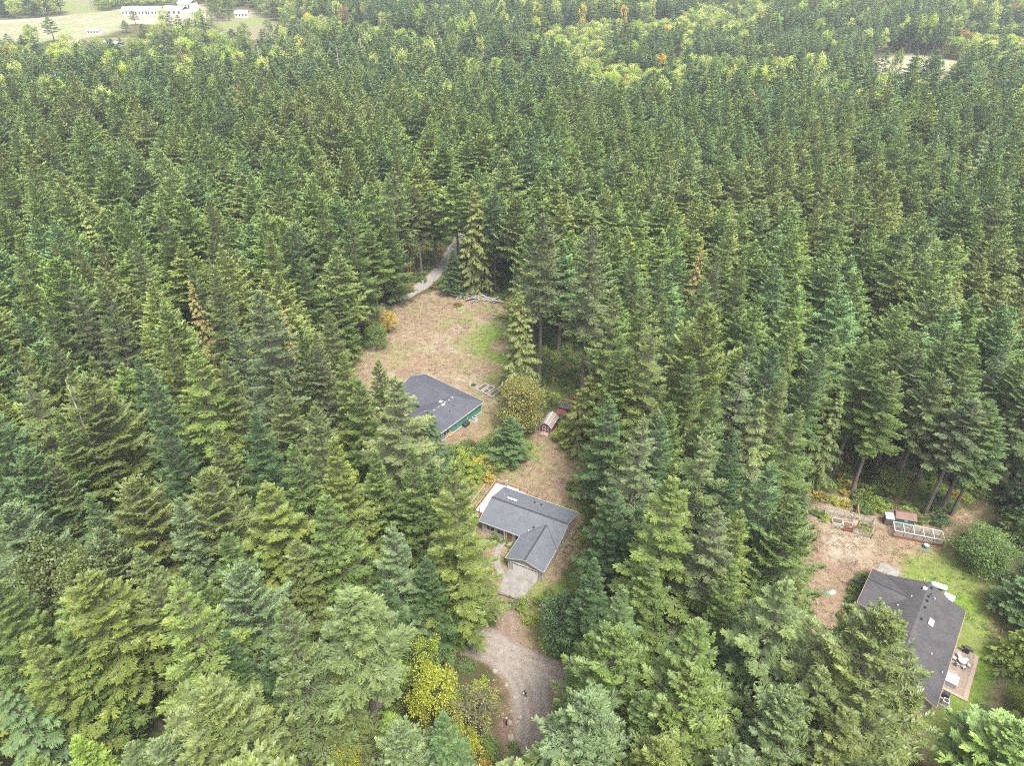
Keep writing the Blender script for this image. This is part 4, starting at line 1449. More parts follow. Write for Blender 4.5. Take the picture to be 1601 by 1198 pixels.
# ------------------------------------------------------------------ VEGETATION
def leaf_mesh(name, base, dirn, length, width, var, mat, flat=.55):
    """n leaf-sized diamonds; base (n,3), dirn (n,3) unit, length (n,), width (n,)"""
    n = len(base)
    rs_ = np.random.RandomState(n % 9973)
    up = np.array([0, 0, 1.0]) + rs_.normal(0, flat, (n, 3))
    sd = np.cross(dirn, up)
    sd /= np.linalg.norm(sd, axis=1)[:, None] + 1e-9
    mid = base + dirn * (length * .45)[:, None]
    v = np.empty((n, 4, 3))
    v[:, 0] = base
    v[:, 1] = mid + sd * (width * .5)[:, None]
    v[:, 2] = base + dirn * length[:, None]
    v[:, 3] = mid - sd * (width * .5)[:, None]
    # slight droop of the tip gives each leaf a bend
    v[:, 2, 2] -= length * .12
    me = bpy.data.meshes.new(name)
    me.vertices.add(n * 4); me.vertices.foreach_set('co', v.reshape(-1))
    me.loops.add(n * 4); me.loops.foreach_set('vertex_index', np.arange(n * 4, dtype=np.int32))
    me.polygons.add(n); me.polygons.foreach_set('loop_start', (np.arange(n) * 4).astype(np.int32))
    me.update(calc_edges=True)
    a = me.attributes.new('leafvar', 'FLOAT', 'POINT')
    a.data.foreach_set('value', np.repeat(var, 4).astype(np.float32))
    me.materials.append(MATS[mat])
    return me


def nrm_(a):
    return a / (np.linalg.norm(a, axis=-1, keepdims=True) + 1e-9)


H0, R0 = 30.0, 5.0


def conifer(seed, cb=.12, prof=.75, nb=100, droop=.12, lat=1.0, leaf=.36, per=9, kind='fir', bark='bark', lod=0, cone=1.0, wh=5, var=.22):
    """unit tree: 30 m tall, 5 m crown radius. returns (crown mesh, trunk mesh)"""
    r = np.random.RandomState(seed)
    B, Dn, Ln, Wd, Va = [], [], [], [], []
    tr_ = MB()
    hs_ = np.linspace(0, H0 * .985, 7)
    lean = r.normal(0, .10, 2)
    tr_.tube([(lean[0] * math.sin(i), lean[1] * math.sin(i * 1.3), h) for i, h in enumerate(hs_)], [max(.025, .40 * (1 - h / H0) ** 1.15 + .015) for h in hs_], 8 if lod == 0 else 5, caps=False)
    nwh = max(6, nb // wh)
    wr = .30 if lod == 0 else .46
    for b in range(nb):
        wl_ = b // wh
        u = (wl_ + .5 + r.normal(0, .22)) / nwh
        u = min(max(u, 0), .995)
        t = 1 - (1 - u) ** 1.08
        z0 = H0 * (cb + (.97 - cb) * t)
        if kind == 'round':
            R_ = R0 * (max(0, 1 - t ** 2.4)) ** .60
        elif kind == 'cedar':
            R_ = R0 * (1 - t) ** .72
        else:
            R_ = R0 * min(1.0, (1 - t) / cone) ** prof
        R_ *= (1 - .30 * max(0, 1 - t / .14))
        az = (b % wh) * 6.2832 / wh + wl_ * 2.1 + r.normal(0, 1.4 / wh)
        L = max(.32, R_ * r.uniform(.95 - var, .95 + var))
        if kind == 'cedar':
            el = R(lerp(-8, 35, t)) + r.normal(0, .12); dr_ = .42; upc = .10
        elif kind == 'spruce':
            el = R(lerp(2, 30, t)) + r.normal(0, .08); dr_ = .38; upc = .16
        elif kind == 'round':
            el = R(lerp(8, 60, t)) + r.normal(0, .14); dr_ = droop; upc = .22
        else:
            el = R(lerp(-4, 40, t ** 1.3)) + r.normal(0, .12); dr_ = droop; upc = .16
        ca, sa = math.cos(az), math.sin(az)
        def path(s):
            rr = L * s * math.cos(el)
            zz = z0 + L * (s * math.sin(el) - dr_ * s * s + upc * s ** 4)
            return np.stack([rr * ca, rr * sa, zz], -1)
        if lod == 0 and L > 1.0:
            pp = path(np.array([0, .5, .95]))
            tr_.tube(pp.tolist(), [.045 + .010 * L, .028 + .005 * L, .010], 3, caps=False)
        m = max(4, int((5 + 4.6 * L) * lat)) if lod == 0 else max(4, int((3 + 2.4 * L) * lat))
        s = r.uniform(.0, 1.0, m) ** .75
        p = path(s)
        tang = nrm_(path(np.minimum(s + .02, 1.02)) - p)
        side = np.array([-sa, ca, 0])
        sg = np.where(r.rand(m) < .5, -1, 1)
        phi = r.uniform(.40, 1.15, m)
        phi[s > .9] = r.uniform(0, .5, (s > .9).sum())
        ld = tang * np.cos(phi)[:, None] + side[None] * (np.sin(phi) * sg)[:, None]
        ld[:, 2] += r.normal(.03, .08, m) - (.50 if kind == 'cedar' else .26 if kind == 'spruce' else 0)
        ld = nrm_(ld)
        ll = np.clip((.30 * L + .25) * (1.2 - .85 * s) * r.uniform(.7, 1.25, m), .30, 2.2)
        q = per
        v = (np.arange(q)[None] + r.rand(m, q)) / q
        bp = p[:, None] + ld[:, None] * (v * ll[:, None])[..., None]
        bp[..., 2] -= (v ** 2) * ll[:, None] * (.28 if kind in ('cedar', 'spruce') else .10)
        s2 = nrm_(np.cross(ld, np.array([0, 0, 1.0])))
        sg2 = np.where(r.rand(m, q) < .5, -1, 1)
        dd = ld[:, None] * r.uniform(.55, 1.0, (m, q))[..., None] + s2[:, None] * (sg2 * r.uniform(.10, .80, (m, q)))[..., None] + r.normal(0, .12, (m, q, 3))
        dd[..., 2] += (.12 if kind in ('fir', 'round') else -.25)
        dd = nrm_(dd)
        sz = leaf * r.uniform(.65, 1.35, (m, q)) * (.62 + .38 * min(1, (1 - t) * 3.2))
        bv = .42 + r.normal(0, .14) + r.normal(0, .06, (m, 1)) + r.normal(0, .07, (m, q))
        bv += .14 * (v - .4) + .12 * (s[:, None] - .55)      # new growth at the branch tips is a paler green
        B.append(bp.reshape(-1, 3)); Dn.append(dd.reshape(-1, 3)); Ln.append(sz.ravel()); Wd.append((sz * wr).ravel()); Va.append(bv.ravel())
    n = 40 if lod == 0 else 12                               # leader
    zz = r.uniform(H0 * .93, H0 * 1.0, n)
    B.append(np.stack([r.normal(0, .04, n), r.normal(0, .04, n), zz], -1))
    Dn.append(nrm_(np.stack([r.normal(0, .6, n), r.normal(0, .6, n), r.uniform(.7, 1.6, n)], -1)))
    Ln.append(np.full(n, leaf * 1.1) * r.uniform(.6, 1.1, n)); Wd.append(np.full(n, leaf * .26)); Va.append(r.uniform(.4, .8, n))
    crown = leaf_mesh('crown', np.concatenate(B), np.concatenate(Dn), np.concatenate(Ln), np.concatenate(Wd), np.clip(np.concatenate(Va), 0, 1), 'needles', .30)
    t = tr_.build('trunk', bark)
    tm = t.data
    bpy.data.objects.remove(t)
    return crown, tm


def broadleaf(seed, H=12.0, Rr=4.0, n_cl=60, per=70, leaf=.34, base=.25, bark='bark', stems=1, sparse=0.0, lod=0):
    r = np.random.RandomState(seed)
    tr_ = MB()
    C = []
    tips = []
    for s_ in range(stems):
        a = r.uniform(0, 6.28)
        off = np.array([math.cos(a), math.sin(a)]) * (.25 * Rr if stems > 1 else 0)
        top = np.array([off[0] * 1.6, off[1] * 1.6, H * .82])
        pts = [np.array([off[0] * .15, off[1] * .15, 0]), np.array([off[0] * .6, off[1] * .6, H * .35]), top]
        tr_.tube([tuple(p) for p in pts], [.03 * H / math.sqrt(stems), .02 * H / math.sqrt(stems), .04], 6, caps=False)
        nl = 9 if lod == 0 else 4
        for k in range(nl):
            f = r.uniform(.3, .95)
            st_ = pts[1] * (1 - f) + top * f
            a = k * 2.4 + r.normal(0, .3)
            L = Rr * r.uniform(.5, .9)
            en = st_ + np.array([math.cos(a) * L, math.sin(a) * L, L * r.uniform(.25, .8)])
            en[2] = min(en[2], H * .93)
            md = (st_ + en) / 2 + np.array([0, 0, .12 * L])
            tr_.tube([tuple(st_), tuple(md), tuple(en)], [.012 * H * .6, .008 * H * .6, .015], 4, caps=False)
            tips += [en, md]
    cz = H * (base + (1 - base) * .5); rz_ = H * (1 - base) * .5
    ph = r.uniform(0, 6.28, n_cl); ct = r.uniform(-.75, 1, n_cl)
    st2 = np.sqrt(1 - ct * ct)
    rad = r.uniform(.55, 1.0, n_cl) ** .6
    lob = .8 + .35 * np.sin(ph * 3 + seed) * np.cos(ct * 4 + seed)
    cen = np.stack([np.cos(ph) * st2 * Rr * rad * lob, np.sin(ph) * st2 * Rr * rad * lob, cz + ct * rz_ * rad], -1)
    if sparse and tips:
        tips = np.array(tips)
        cen = tips[r.randint(0, len(tips), n_cl)] + r.normal(0, .35, (n_cl, 3))
    cr_ = Rr * r.uniform(.16, .30, n_cl)
    m = per
    d = nrm_(r.normal(0, 1, (n_cl, m, 3)))
    rr = r.rand(n_cl, m) ** .45
    bp = cen[:, None] + d * (rr * cr_[:, None])[..., None] * np.array([1, 1, .75])
    dd = nrm_(d + r.normal(0, .6, (n_cl, m, 3)) + np.array([0, 0, .1]))
    sz = leaf * r.uniform(.6, 1.3, (n_cl, m))
    va = .45 + r.normal(0, .13, (n_cl, 1)) + r.normal(0, .12, (n_cl, m))
    bp[..., 2] = np.maximum(bp[..., 2], .05)
    crown = leaf_mesh('crown', bp.reshape(-1, 3), dd.reshape(-1, 3), sz.ravel(), (sz * .62).ravel(), np.clip(va, 0, 1).ravel(), 'leaves')
    t = tr_.build('trunk', bark); tm = t.data; bpy.data.objects.remove(t)
    return crown, tm


# near prototypes (unit 30 x 5)
PROTO = {
    'fir': [conifer(1, .10, .64, 125, .12, 1.15, .31, 19), conifer(2, .16, .60, 115, .16, 1.2, .31, 19), conifer(3, .08, .72, 130, .10, 1.15, .31, 19)],
    'layer': [conifer(11, .10, .66, 80, .16, 1.6, .32, 20), conifer(12, .14, .70, 75, .20, 1.65, .32, 20)],
    'sparse': [conifer(21, .16, .64, 75, .22, 1.05, .31, 16), conifer(22, .12, .70, 80, .20, 1.05, .31, 16)],
    'round': [conifer(31, .10, .8, 115, .10, 1.15, .32, 18, 'round'), conifer(32, .18, .8, 105, .14, 1.2, .32, 18, 'round')],
    'tall': [conifer(41, .40, .56, 90, .16, 1.35, .32, 19), conifer(42, .46, .54, 85, .16, 1.4, .32, 19)],
    'cedar': [conifer(51, .03, .8, 130, .3, 1.15, .34, 17, 'cedar', 'bark_red'), conifer(52, .03, .8, 120, .3, 1.15, .34, 17, 'cedar', 'bark_red')],
    'spruce': [conifer(61, .08, .80, 90, .3, 1.4, .31, 18, 'spruce')],
}
MID = {
    'fir': [conifer(101, .36, .92, 112, .10, 1.25, .46, 12, lod=1, cone=.62, wh=7, var=.10), conifer(102, .38, .88, 105, .12, 1.25, .46, 12, lod=1, cone=.56, wh=7, var=.10),
            conifer(103, .34, .95, 112, .08, 1.25, .44, 12, lod=1, cone=.70, wh=7, var=.12), conifer(104, .42, .85, 98, .14, 1.25, .48, 12, lod=1, cone=.6, wh=7, var=.12)],
    'layer': [conifer(111, .36, .9, 78, .14, 1.6, .46, 13, lod=1, cone=.6, wh=6, var=.12), conifer(112, .36, .95, 78, .16, 1.6, .46, 13, lod=1, cone=.66, wh=6, var=.14)],
    'round': [conifer(131, .42, .8, 90, .1, 1.3, .48, 12, 'round', lod=1, wh=7, var=.12)],
    'cedar': [conifer(151, .05, .8, 90, .3, 1.4, .50, 13, 'cedar', 'bark_red', lod=1)],
}
FAR = {
    'fir': [conifer(201, .3, .9, 60, .1, 1.1, .80, 8, lod=1, cone=.65, wh=6, var=.1), conifer(202, .35, .85, 54, .1, 1.1, .85, 8, lod=1, cone=.6, wh=6, var=.1), conifer(203, .3, .95, 60, .1, 1.1, .80, 8, lod=1, cone=.75, wh=6, var=.12)],
    'leaf': [broadleaf(211, 12, 4, 40, 34, .55, .12, lod=1), broadleaf(212, 12, 4, 36, 34, .6, .18, lod=1), broadleaf(213, 12, 3.6, 40, 32, .55, .08, lod=1)],
    'poplar': [broadleaf(221, 20, 2.2, 44, 30, .6, .05, lod=1)],
}
BROAD = {
    'maple': [broadleaf(301, 12, 4.5, 95, 90, .30, .06), broadleaf(302, 12, 4.2, 85, 90, .30, .12)],
    'madrone': [broadleaf(311, 18, 5, 95, 70, .36, .35, 'bark_red', 2)],
    'bare': [broadleaf(321, 14, 3.6, 70, 34, .24, .3, 'bark', 4, sparse=1)],
    'willow': [broadleaf(331, 9, 4.5, 120, 100, .26, -.05)],
}
BUSH = [broadleaf(401, 2.2, 1.5, 34, 50, .17, -.25), broadleaf(402, 2.0, 1.6, 30, 52, .18, -.3), broadleaf(403, 2.6, 1.4, 34, 50, .16, -.2)]

TINT = {
    'mid': (.112, .168, .038), 'olive': (.134, .170, .046), 'yg': (.145, .192, .040), 'bright': (.19, .27, .036), 'blue': (.095, .156, .052), 'pale': (.130, .178, .060),
    'palebl': (.145, .200, .082), 'dark': (.062, .115, .034), 'grey': (.135, .172, .072), 'cedar': (.130, .160, .034), 'orange': (.235, .205, .055), 'yellow': (.34, .365, .04),
    'gold': (.42, .32, .05), 'rust': (.25, .15, .055), 'lime': (.27, .34, .045), 'leaf': (.12, .195, .04), 'maple': (.235, .23, .06), 'alder': (.30, .34, .09),
}
FILL_GAIN = 1.28      # brightness painted into the fill tints, since those trees shade darker side-on
WORD = {'mid': 'green', 'olive': 'olive green', 'yg': 'yellow-green', 'bright': 'bright green', 'blue': 'blue-green', 'pale': 'pale green', 'palebl': 'pale blue-green', 'dark': 'dark green',
        'grey': 'grey-green', 'cedar': 'yellowish', 'orange': 'orange-tinged', 'yellow': 'bright yellow', 'gold': 'golden', 'rust': 'rust-brown', 'lime': 'lime green', 'leaf': 'leafy green', 'maple': 'olive and orange'}
TREES = []         # (x, y, radius) of everything standing
PENDING = []       # things that get their label from their neighbours at the end


def tree_thing(name, protos, x, y, sx, sz, rz, tint, label, cat, group, trunk=True, h0=H0, r0=R0):
    root = empty(name, (x, y, 0), rz, label if isinstance(label, str) else None, cat, group)
    if not isinstance(label, str):
        PENDING.append((root, label, *[float(q) for q in proj(x, y, sz * h0)]))
    root.scale = (sx, sx, sz)
    c = bpy.data.objects.new('crown', protos[0]); col.objects.link(c); c.parent = root
    c['tint'] = [float(v) for v in tint]
    if trunk:
        t = bpy.data.objects.new('trunk', protos[1]); col.objects.link(t); t.parent = root
    return root


# surveyed trees: tip in the photograph, height, crown radius, colour, habit
HERO = [
    # wood on the left, middle distance
    (152, 433, 38, 6.2, 'pale', 'fir'), (207, 372, 36, 5.2, 'pale', 'fir'), (80, 376, 34, 5.0, 'olive', 'fir'), (120, 385, 34, 4.8, 'yg', 'fir'), (25, 407, 34, 5.0, 'yg', 'fir'),
    (105, 357, 34, 4.2, 'yg', 'fir'), (150, 367, 33, 4.0, 'olive', 'fir'), (247, 318, 36, 6.0, 'mid', 'fir'), (325, 302, 40, 6.8, 'olive', 'fir'), (330, 410, 36, 6.0, 'olive', 'fir'),
    (295, 404, 33, 3.6, 'blue', 'fir'), (293, 430, 30, 3.4, 'orange', 'cedar'), (256, 508, 34, 5.0, 'yg', 'fir'), (225, 566, 32, 4.2, 'blue', 'fir'), (140, 555, 33, 5.0, 'yg', 'fir'),
    (65, 460, 33, 4.6, 'mid', 'fir'), (110, 440, 34, 5.0, 'grey', 'fir'), (20, 470, 33, 5.0, 'blue', 'fir'), (75, 525, 33, 5.0, 'olive', 'fir'), (30, 535, 34, 5.0, 'yg', 'layer'),
    (2, 522, 34, 4.2, 'dark', 'fir'), (105, 583, 31, 4.2, 'yg', 'fir'), (403, 450, 43, 8.2, 'grey', 'fir'), (355, 476, 32, 4.0, 'palebl', 'fir'),
    (30, 582, 37, 7.0, 'pale', 'sparse'), (130, 588, 35, 8.2, 'olive', 'round'), (228, 572, 37, 6.0, 'blue', 'fir'), (300, 543, 39, 8.4, 'yg', 'layer'), (348, 560, 36, 6.0, 'olive', 'fir'),
    (35, 700, 31, 6.2, 'blue', 'round'), (72, 708, 30, 4.4, 'olive', 'fir'), (8, 788, 29, 6.2, 'palebl', 'round'), (135, 770, 29, 5.2, 'blue', 'fir'), (205, 748, 31, 7.2, 'olive', 'round'),
    (275, 775, 31, 4.6, 'palebl', 'fir'), (322, 733, 33, 6.2, 'olive', 'round'), (152, 825, 27, 5.2, 'palebl', 'round'), (212, 857, 27, 4.8, 'pale', 'fir'),
    (415, 752, 33, 8.0, 'yg', 'layer'), (455, 690, 33, 5.2, 'mid', 'fir'), (490, 630, 37, 5.2, 'pale', 'fir'), (520, 680, 37, 6.6, 'yg', 'fir'), (507, 770, 33, 6.2, 'mid', 'fir'),
    (462, 842, 27, 5.2, 'olive', 'fir'), (612, 822, 29, 5.6, 'palebl', 'layer'), (618, 583, 39, 9.0, 'grey', 'layer'), (535, 547, 32, 5.0, 'yg', 'fir'), (492, 515, 35, 5.2, 'grey', 'fir'),
    (470, 508, 35, 5.0, 'mid', 'fir'), (440, 475, 31, 3.6, 'orange', 'cedar'), (708, 716, 39, 6.4, 'yg', 'layer'), (590, 560, 30, 5.0, 'mid', 'fir'), (560, 590, 30, 5.0, 'mid', 'fir'),
    # lower left
    (370, 882, 31, 5.6, 'palebl', 'round'), (439, 933, 36.5, 5.6, 'pale', 'fir'), (547, 923, 33, 6.8, 'pale', 'tall'), (524, 1047, 22, 4.6, 'olive', 'fir'), (322, 1078, 29, 8.2, 'olive', 'round'),
    (625, 1130, 22, 4.4, 'palebl', 'round'), (692, 1113, 24, 4.4, 'blue', 'fir'), (125, 893, 34.5, 6.4, 'yg', 'tall'), (35, 990, 31, 5.2, 'yg', 'layer'), (273, 902, 37, 7.4, 'yg', 'sparse'),
    (232, 895, 31, 5.0, 'olive', 'fir'), (0, 1080, 26, 6.5, 'blue', 'spruce'), (115, 1153, 25, 5.2, 'bright', 'fir'), (200, 1160, 25, 5.0, 'pale', 'fir'), (248, 1156, 25, 5.0, 'palebl', 'round'),
    (45, 1182, 23, 4.6, 'yg', 'fir'), (300, 890, 30, 5.0, 'mid', 'fir'), (350, 830, 30, 5.0, 'mid', 'fir'), (180, 905, 28, 5.0, 'mid', 'fir'), (-20, 900, 30, 6, 'mid', 'fir'), (-25, 640, 36, 6.5, 'blue', 'fir'),
    (85, 640, 33, 5.5, 'mid', 'fir'), (255, 660, 34, 5.5, 'dark', 'fir'), (395, 640, 35, 5.5, 'dark', 'fir'), (585, 700, 30, 5.0, 'mid', 'fir'), (600, 905, 24, 4.5, 'dark', 'fir'), (100, 985, 28, 5.0, 'mid', 'fir'),
    (700, 850, 22, 5.2, 'mid', 'round'), (665, 870, 24, 4.6, 'dark', 'fir'), (420, 1010, 24, 4.4, 'dark', 'fir'), (350, 985, 28, 4.6, 'dark', 'fir'), (672, 640, 20, 4.2, 'dark', 'cedar'),
    # beyond the clearing
    (575, 357, 28, 6.0, 'mid', 'tall'), (500, 302, 38, 6.6, 'mid', 'fir'), (458, 345, 36, 5.0, 'blue', 'fir'), (420, 362, 36, 5.6, 'yg', 'fir'), (440, 340, 36, 5.5, 'mid', 'fir'),
    (527, 455, 21, 4.6, 'mid', 'fir'), (648, 288, 29, 5.0, 'olive', 'tall'), (675, 298, 25.5, 5.6, 'mid', 'tall'), (742, 283, 34, 7.0, 'cedar', 'cedar'), (772, 293, 32, 5.2, 'blue', 'tall'),
    (708, 388, 15, 4.2, 'blue', 'fir'), (803, 296, 32, 4.8, 'mid', 'tall'), (545, 330, 36, 5.6, 'mid', 'fir'), (605, 305, 33, 5.4, 'mid', 'fir'), (470, 400, 30, 5.0, 'mid', 'fir'), (620, 240, 33, 5, 'olive', 'fir'),
    # centre right
    (850, 328, 45, 5.8, 'grey', 'tall'), (928, 345, 45, 6.2, 'grey', 'tall'), (812, 446, 31, 5.6, 'cedar', 'cedar'), 
    (995, 380, 36, 5.0, 'mid', 'fir'), (1035, 408, 35, 5.0, 'mid', 'fir'), (1010, 435, 38, 5.4, 'yg', 'layer'), (963, 440, 40, 6.0, 'olive', 'layer'), (1025, 490, 40, 7.0, 'olive', 'sparse'),
    (1056, 475, 35, 4.6, 'blue', 'fir'), (1110, 476, 40, 8.4, 'yg', 'round'), (1098, 376, 33, 4.0, 'orange', 'cedar'), (1102, 430, 36, 6.0, 'mid', 'fir'), (1165, 393, 34, 5.4, 'mid', 'fir'),
    (1125, 393, 34, 4.0, 'grey', 'fir'), (1180, 520, 33, 4.2, 'blue', 'fir'), (1168, 560, 34, 6.0, 'grey', 'sparse'), (972, 520, 36, 5.5, 'mid', 'fir'), (985, 545, 33, 5.0, 'mid', 'fir'),
    (1008, 648, 37, 6.6, 'grey', 'sparse'), (1036, 645, 34, 5.2, 'blue', 'fir'), (1080, 652, 26, 3.4, 'cedar', 'cedar'), (1110, 660, 36, 6.0, 'pale', 'sparse'), (1195, 610, 38, 5.8, 'olive', 'spruce'),
    (1210, 722, 35, 6.8, 'blue', 'layer'), (1056, 738, 38, 8.0, 'yg', 'layer'), (1125, 792, 34, 6.4, 'grey', 'layer'), (1160, 795, 32, 5.0, 'yg', 'fir'), (1245, 788, 31, 6.2, 'mid', 'round'),
    (1262, 762, 19, 3.2, 'palebl', 'fir'), (955, 622, 28, 5.2, 'blue', 'fir'), (975, 690, 25, 4.5, 'mid', 'fir'), (1085, 560, 34, 5.2, 'mid', 'fir'), (960, 760, 27, 4.8, 'dark', 'fir'), (1000, 790, 26, 4.6, 'dark', 'fir'),
    (1150, 670, 33, 5, 'dark', 'fir'), (1120, 600, 34, 5, 'mid', 'fir'),
    # edge of the right-hand yard
    
    (1243, 518, 35, 2.8, 'cedar', 'cedar'), (1290, 540, 34, 4.6, 'blue', 'fir'), (1225, 590, 33, 5.0, 'olive', 'fir'), 
    
    # lower right
    (1390, 957, 36, 9.0, 'olive', 'round'), (1232, 903, 36, 8.4, 'pale', 'layer'), (1095, 966, 32, 6.2, 'mid', 'fir'), (975, 913, 31, 5.2, 'blue', 'layer'), (965, 983, 28, 6.6, 'mid', 'round'),
    (925, 1088, 26, 6.4, 'palebl', 'round'), (1090, 1048, 28, 8.0, 'yg', 'round'), (1040, 1158, 25, 5.2, 'yg', 'round'), (1168, 1168, 27, 5.4, 'palebl', 'fir'), (930, 872, 24, 4.4, 'dark', 'fir'), (1180, 985, 26, 5.0, 'dark', 'fir'),
    (848, 1165, 15, 3.6, 'bright', 'fir'), (1290, 1045, 30, 6.5, 'olive', 'layer'), (1240, 1090, 28, 6.4, 'pale', 'round'), (1330, 1110, 28, 6.5, 'olive', 'fir'), (1150, 880, 30, 5, 'mid', 'fir'),
    (1625, 985, 9, 4.2, 'bright', 'cedar'), (1622, 905, 10, 4.2, 'blue', 'fir'), (1400, 1185, 27, 6.0, 'olive', 'fir'), (1010, 1080, 24, 5, 'mid', 'fir'), (1020, 870, 27, 5, 'mid', 'fir'),
]
# trees surveyed by the foot of the trunk
HERO_FOOT = [
    (1302, 742, 33, 5.4, 'mid', 'tall'), (1330, 772, 30, 4.6, 'mid', 'tall'), (1394, 770, 30, 4.8, 'pale', 'tall'), (1432, 754, 33, 5.2, 'mid', 'tall'), (1445, 803, 28, 5.2, 'grey', 'tall'), (1470, 800, 27, 5.0, 'mid', 'tall'),
    (1487, 806, 24, 4.4, 'blue', 'tall'), (1366, 738, 31, 4.8, 'pale', 'tall'), (1235, 738, 30, 4.8, 'mid', 'tall'), (1270, 755, 24, 4.0, 'yg', 'cedar'), (1532, 772, 28, 5.4, 'pale', 'tall'), (1572, 765, 30, 5.6, 'mid', 'fir'), (1510, 752, 30, 5.0, 'mid', 'tall'), (1598, 800, 17, 4.6, 'dark', 'cedar'), (1622, 850, 16, 4.8, 'blue', 'fir'), (1585, 838, 9, 3.2, 'mid', 'cedar'), (1640, 960, 15, 4.6, 'mid', 'fir'), (1640, 1040, 14, 4.6, 'dark', 'cedar'),
    (915, 702, 20, 6.2, 'cedar', 'cedar'), (798, 723, 12.5, 4.4, 'blue', 'fir'), (1400, 735, 33, 5.0, 'mid', 'tall'), (1345, 722, 33, 5.0, 'mid', 'tall'), (1480, 745, 33, 5.2, 'pale', 'fir'), (615, 1168, 9, 3.0, 'bright', 'cedar'),
]
rng = random.Random(5)
ncon = 0
for i, (px_, py_, H, r_, tn, kd) in enumerate(HERO + HERO_FOOT):
    b = P(px_, py_, H if i < len(HERO) else 0)
    x, y = b.x, b.y
    protos = PROTO[kd]
    c = TINT[tn]
    w_ = rng.uniform(.92, 1.10); g_ = rng.uniform(-.05, .05)
    j = [w_ * (1 + g_), w_, w_ * (1 - g_)]
    name = 'cedar_tree' if kd == 'cedar' else 'fir_tree'
    noun = 'cedar' if kd == 'cedar' else {'fir': 'fir', 'layer': 'tiered fir', 'sparse': 'thin-branched fir', 'round': 'round-topped fir', 'tall': 'fir with bare lower trunk', 'spruce': 'drooping spruce'}[kd]
    r_ *= 1.12
    tree_thing(name, protos[i % len(protos)], x, y, r_ / R0, H / H0, rng.uniform(0, 6.28), [c[k] * j[k] for k in range(3)],
               (tn, noun), 'cedar' if kd == 'cedar' else 'fir', 'cedars among the firs' if kd == 'cedar' else 'firs of the wood')
    TREES.append((x, y, r_))
    ncon += kd != 'cedar'

# ------------------------------------------------------------------ forest fill
V1 = [(600, 492), (650, 445), (690, 405), (703, 415), (692, 455), (760, 455), (797, 478), (790, 560), (783, 600), (765, 640), (760, 690), (692, 692), (650, 660), (640, 600), (548, 600), (560, 570), (592, 525)]
V2 = [(735, 770), (775, 740), (795, 720), (830, 690), (845, 650), (890, 645), (900, 690), (935, 700), (935, 750), (905, 770), (925, 790), (912, 835), (897, 880), (850, 925), (825, 950), (840, 1010), (893, 1050), (883, 1085), (862, 1115), (850, 1175),
      (790, 1190), (765, 1150), (770, 1060), (745, 1000), (778, 985), (772, 935), (780, 905), (745, 880), (745, 800)]
V3 = [(1268, 800), (1290, 775), (1380, 785), (1470, 800), (1500, 790), (1560, 775), (1580, 800), (1510, 870), (1555, 900), (1580, 980), (1582, 1060), (1550, 1120), (1470, 1145), (1440, 1100), (1330, 1000), (1290, 1010), (1268, 940)]
V4 = [(-10, 24), (150, 10), (320, 2), (335, 10), (330, 26), (440, 28), (450, 52), (350, 55), (330, 40), (190, 52), (100, 62), (-10, 66)]
V5 = [(1355, 104), (1390, 82), (1440, 86), (1512, 94), (1502, 116), (1440, 108), (1380, 110)]
VIS = [V1, V2, V3]
FOOT = [CLEARING, BACKYARD, FRONT, YARD_R]


V7 = [(822, 520), (905, 520), (912, 640), (900, 690), (835, 650)]
V6 = [(480, 1140), (560, 1090), (600, 1050), (660, 1060), (700, 1040), (770, 1040), (775, 1160), (740, 1198), (470, 1198)]


def blocked(x, y, H, r_):
    """True where a tree standing here would stand in, or hide, the open ground of the photograph"""
    bad = np.zeros(x.shape, bool)
    for f in FOOT:
        bad |= poly_dist(x, y, f) > -1.0
    for L_, w_ in ((ROAD_TOP, 3.6), (ROAD_A, 4.6), (ROAD_B, 4.2)):
        bad |= line_dist(x, y, L_)[0] < w_
    for fz, fw in ((.25, .9), (.5, .75), (.75, .5), (.97, .1)):
        for sgn in (-1, 0, 1):
            px, py = proj(x + sgn * fw * r_, y, fz * H)
            for v in VIS + [V6, V7]:
                bad |= poly_dist(px, py, v) > 0
    return bad


rngf = np.random.RandomState(9)


def fill(x0, x1, y0, y1, sp, jit=.24):
    nx = int((x1 - x0) / sp); ny = int((y1 - y0) / (sp * .87))
    gx, gy = np.meshgrid(np.arange(nx), np.arange(ny))
    X = x0 + (gx + .5 * (gy % 2)) * sp + rngf.normal(0, sp * jit, gx.shape)
    Y = y0 + gy * sp * .87 + rngf.normal(0, sp * jit, gx.shape)
    return X.ravel(), Y.ravel()


hx = np.array([t[0] for t in TREES]); hy = np.array([t[1] for t in TREES]); hr = np.array([t[2] for t in TREES])
STUFF = []


def stuff(x, y, sx, sz, tint, idx):
    STUFF.append((x, y, sx, sz, tint, idx))


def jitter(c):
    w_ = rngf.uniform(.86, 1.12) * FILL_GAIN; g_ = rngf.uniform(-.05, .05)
    return [c[0] * w_ * (1 + g_), c[1] * w_, c[2] * w_ * (1 - g_)]


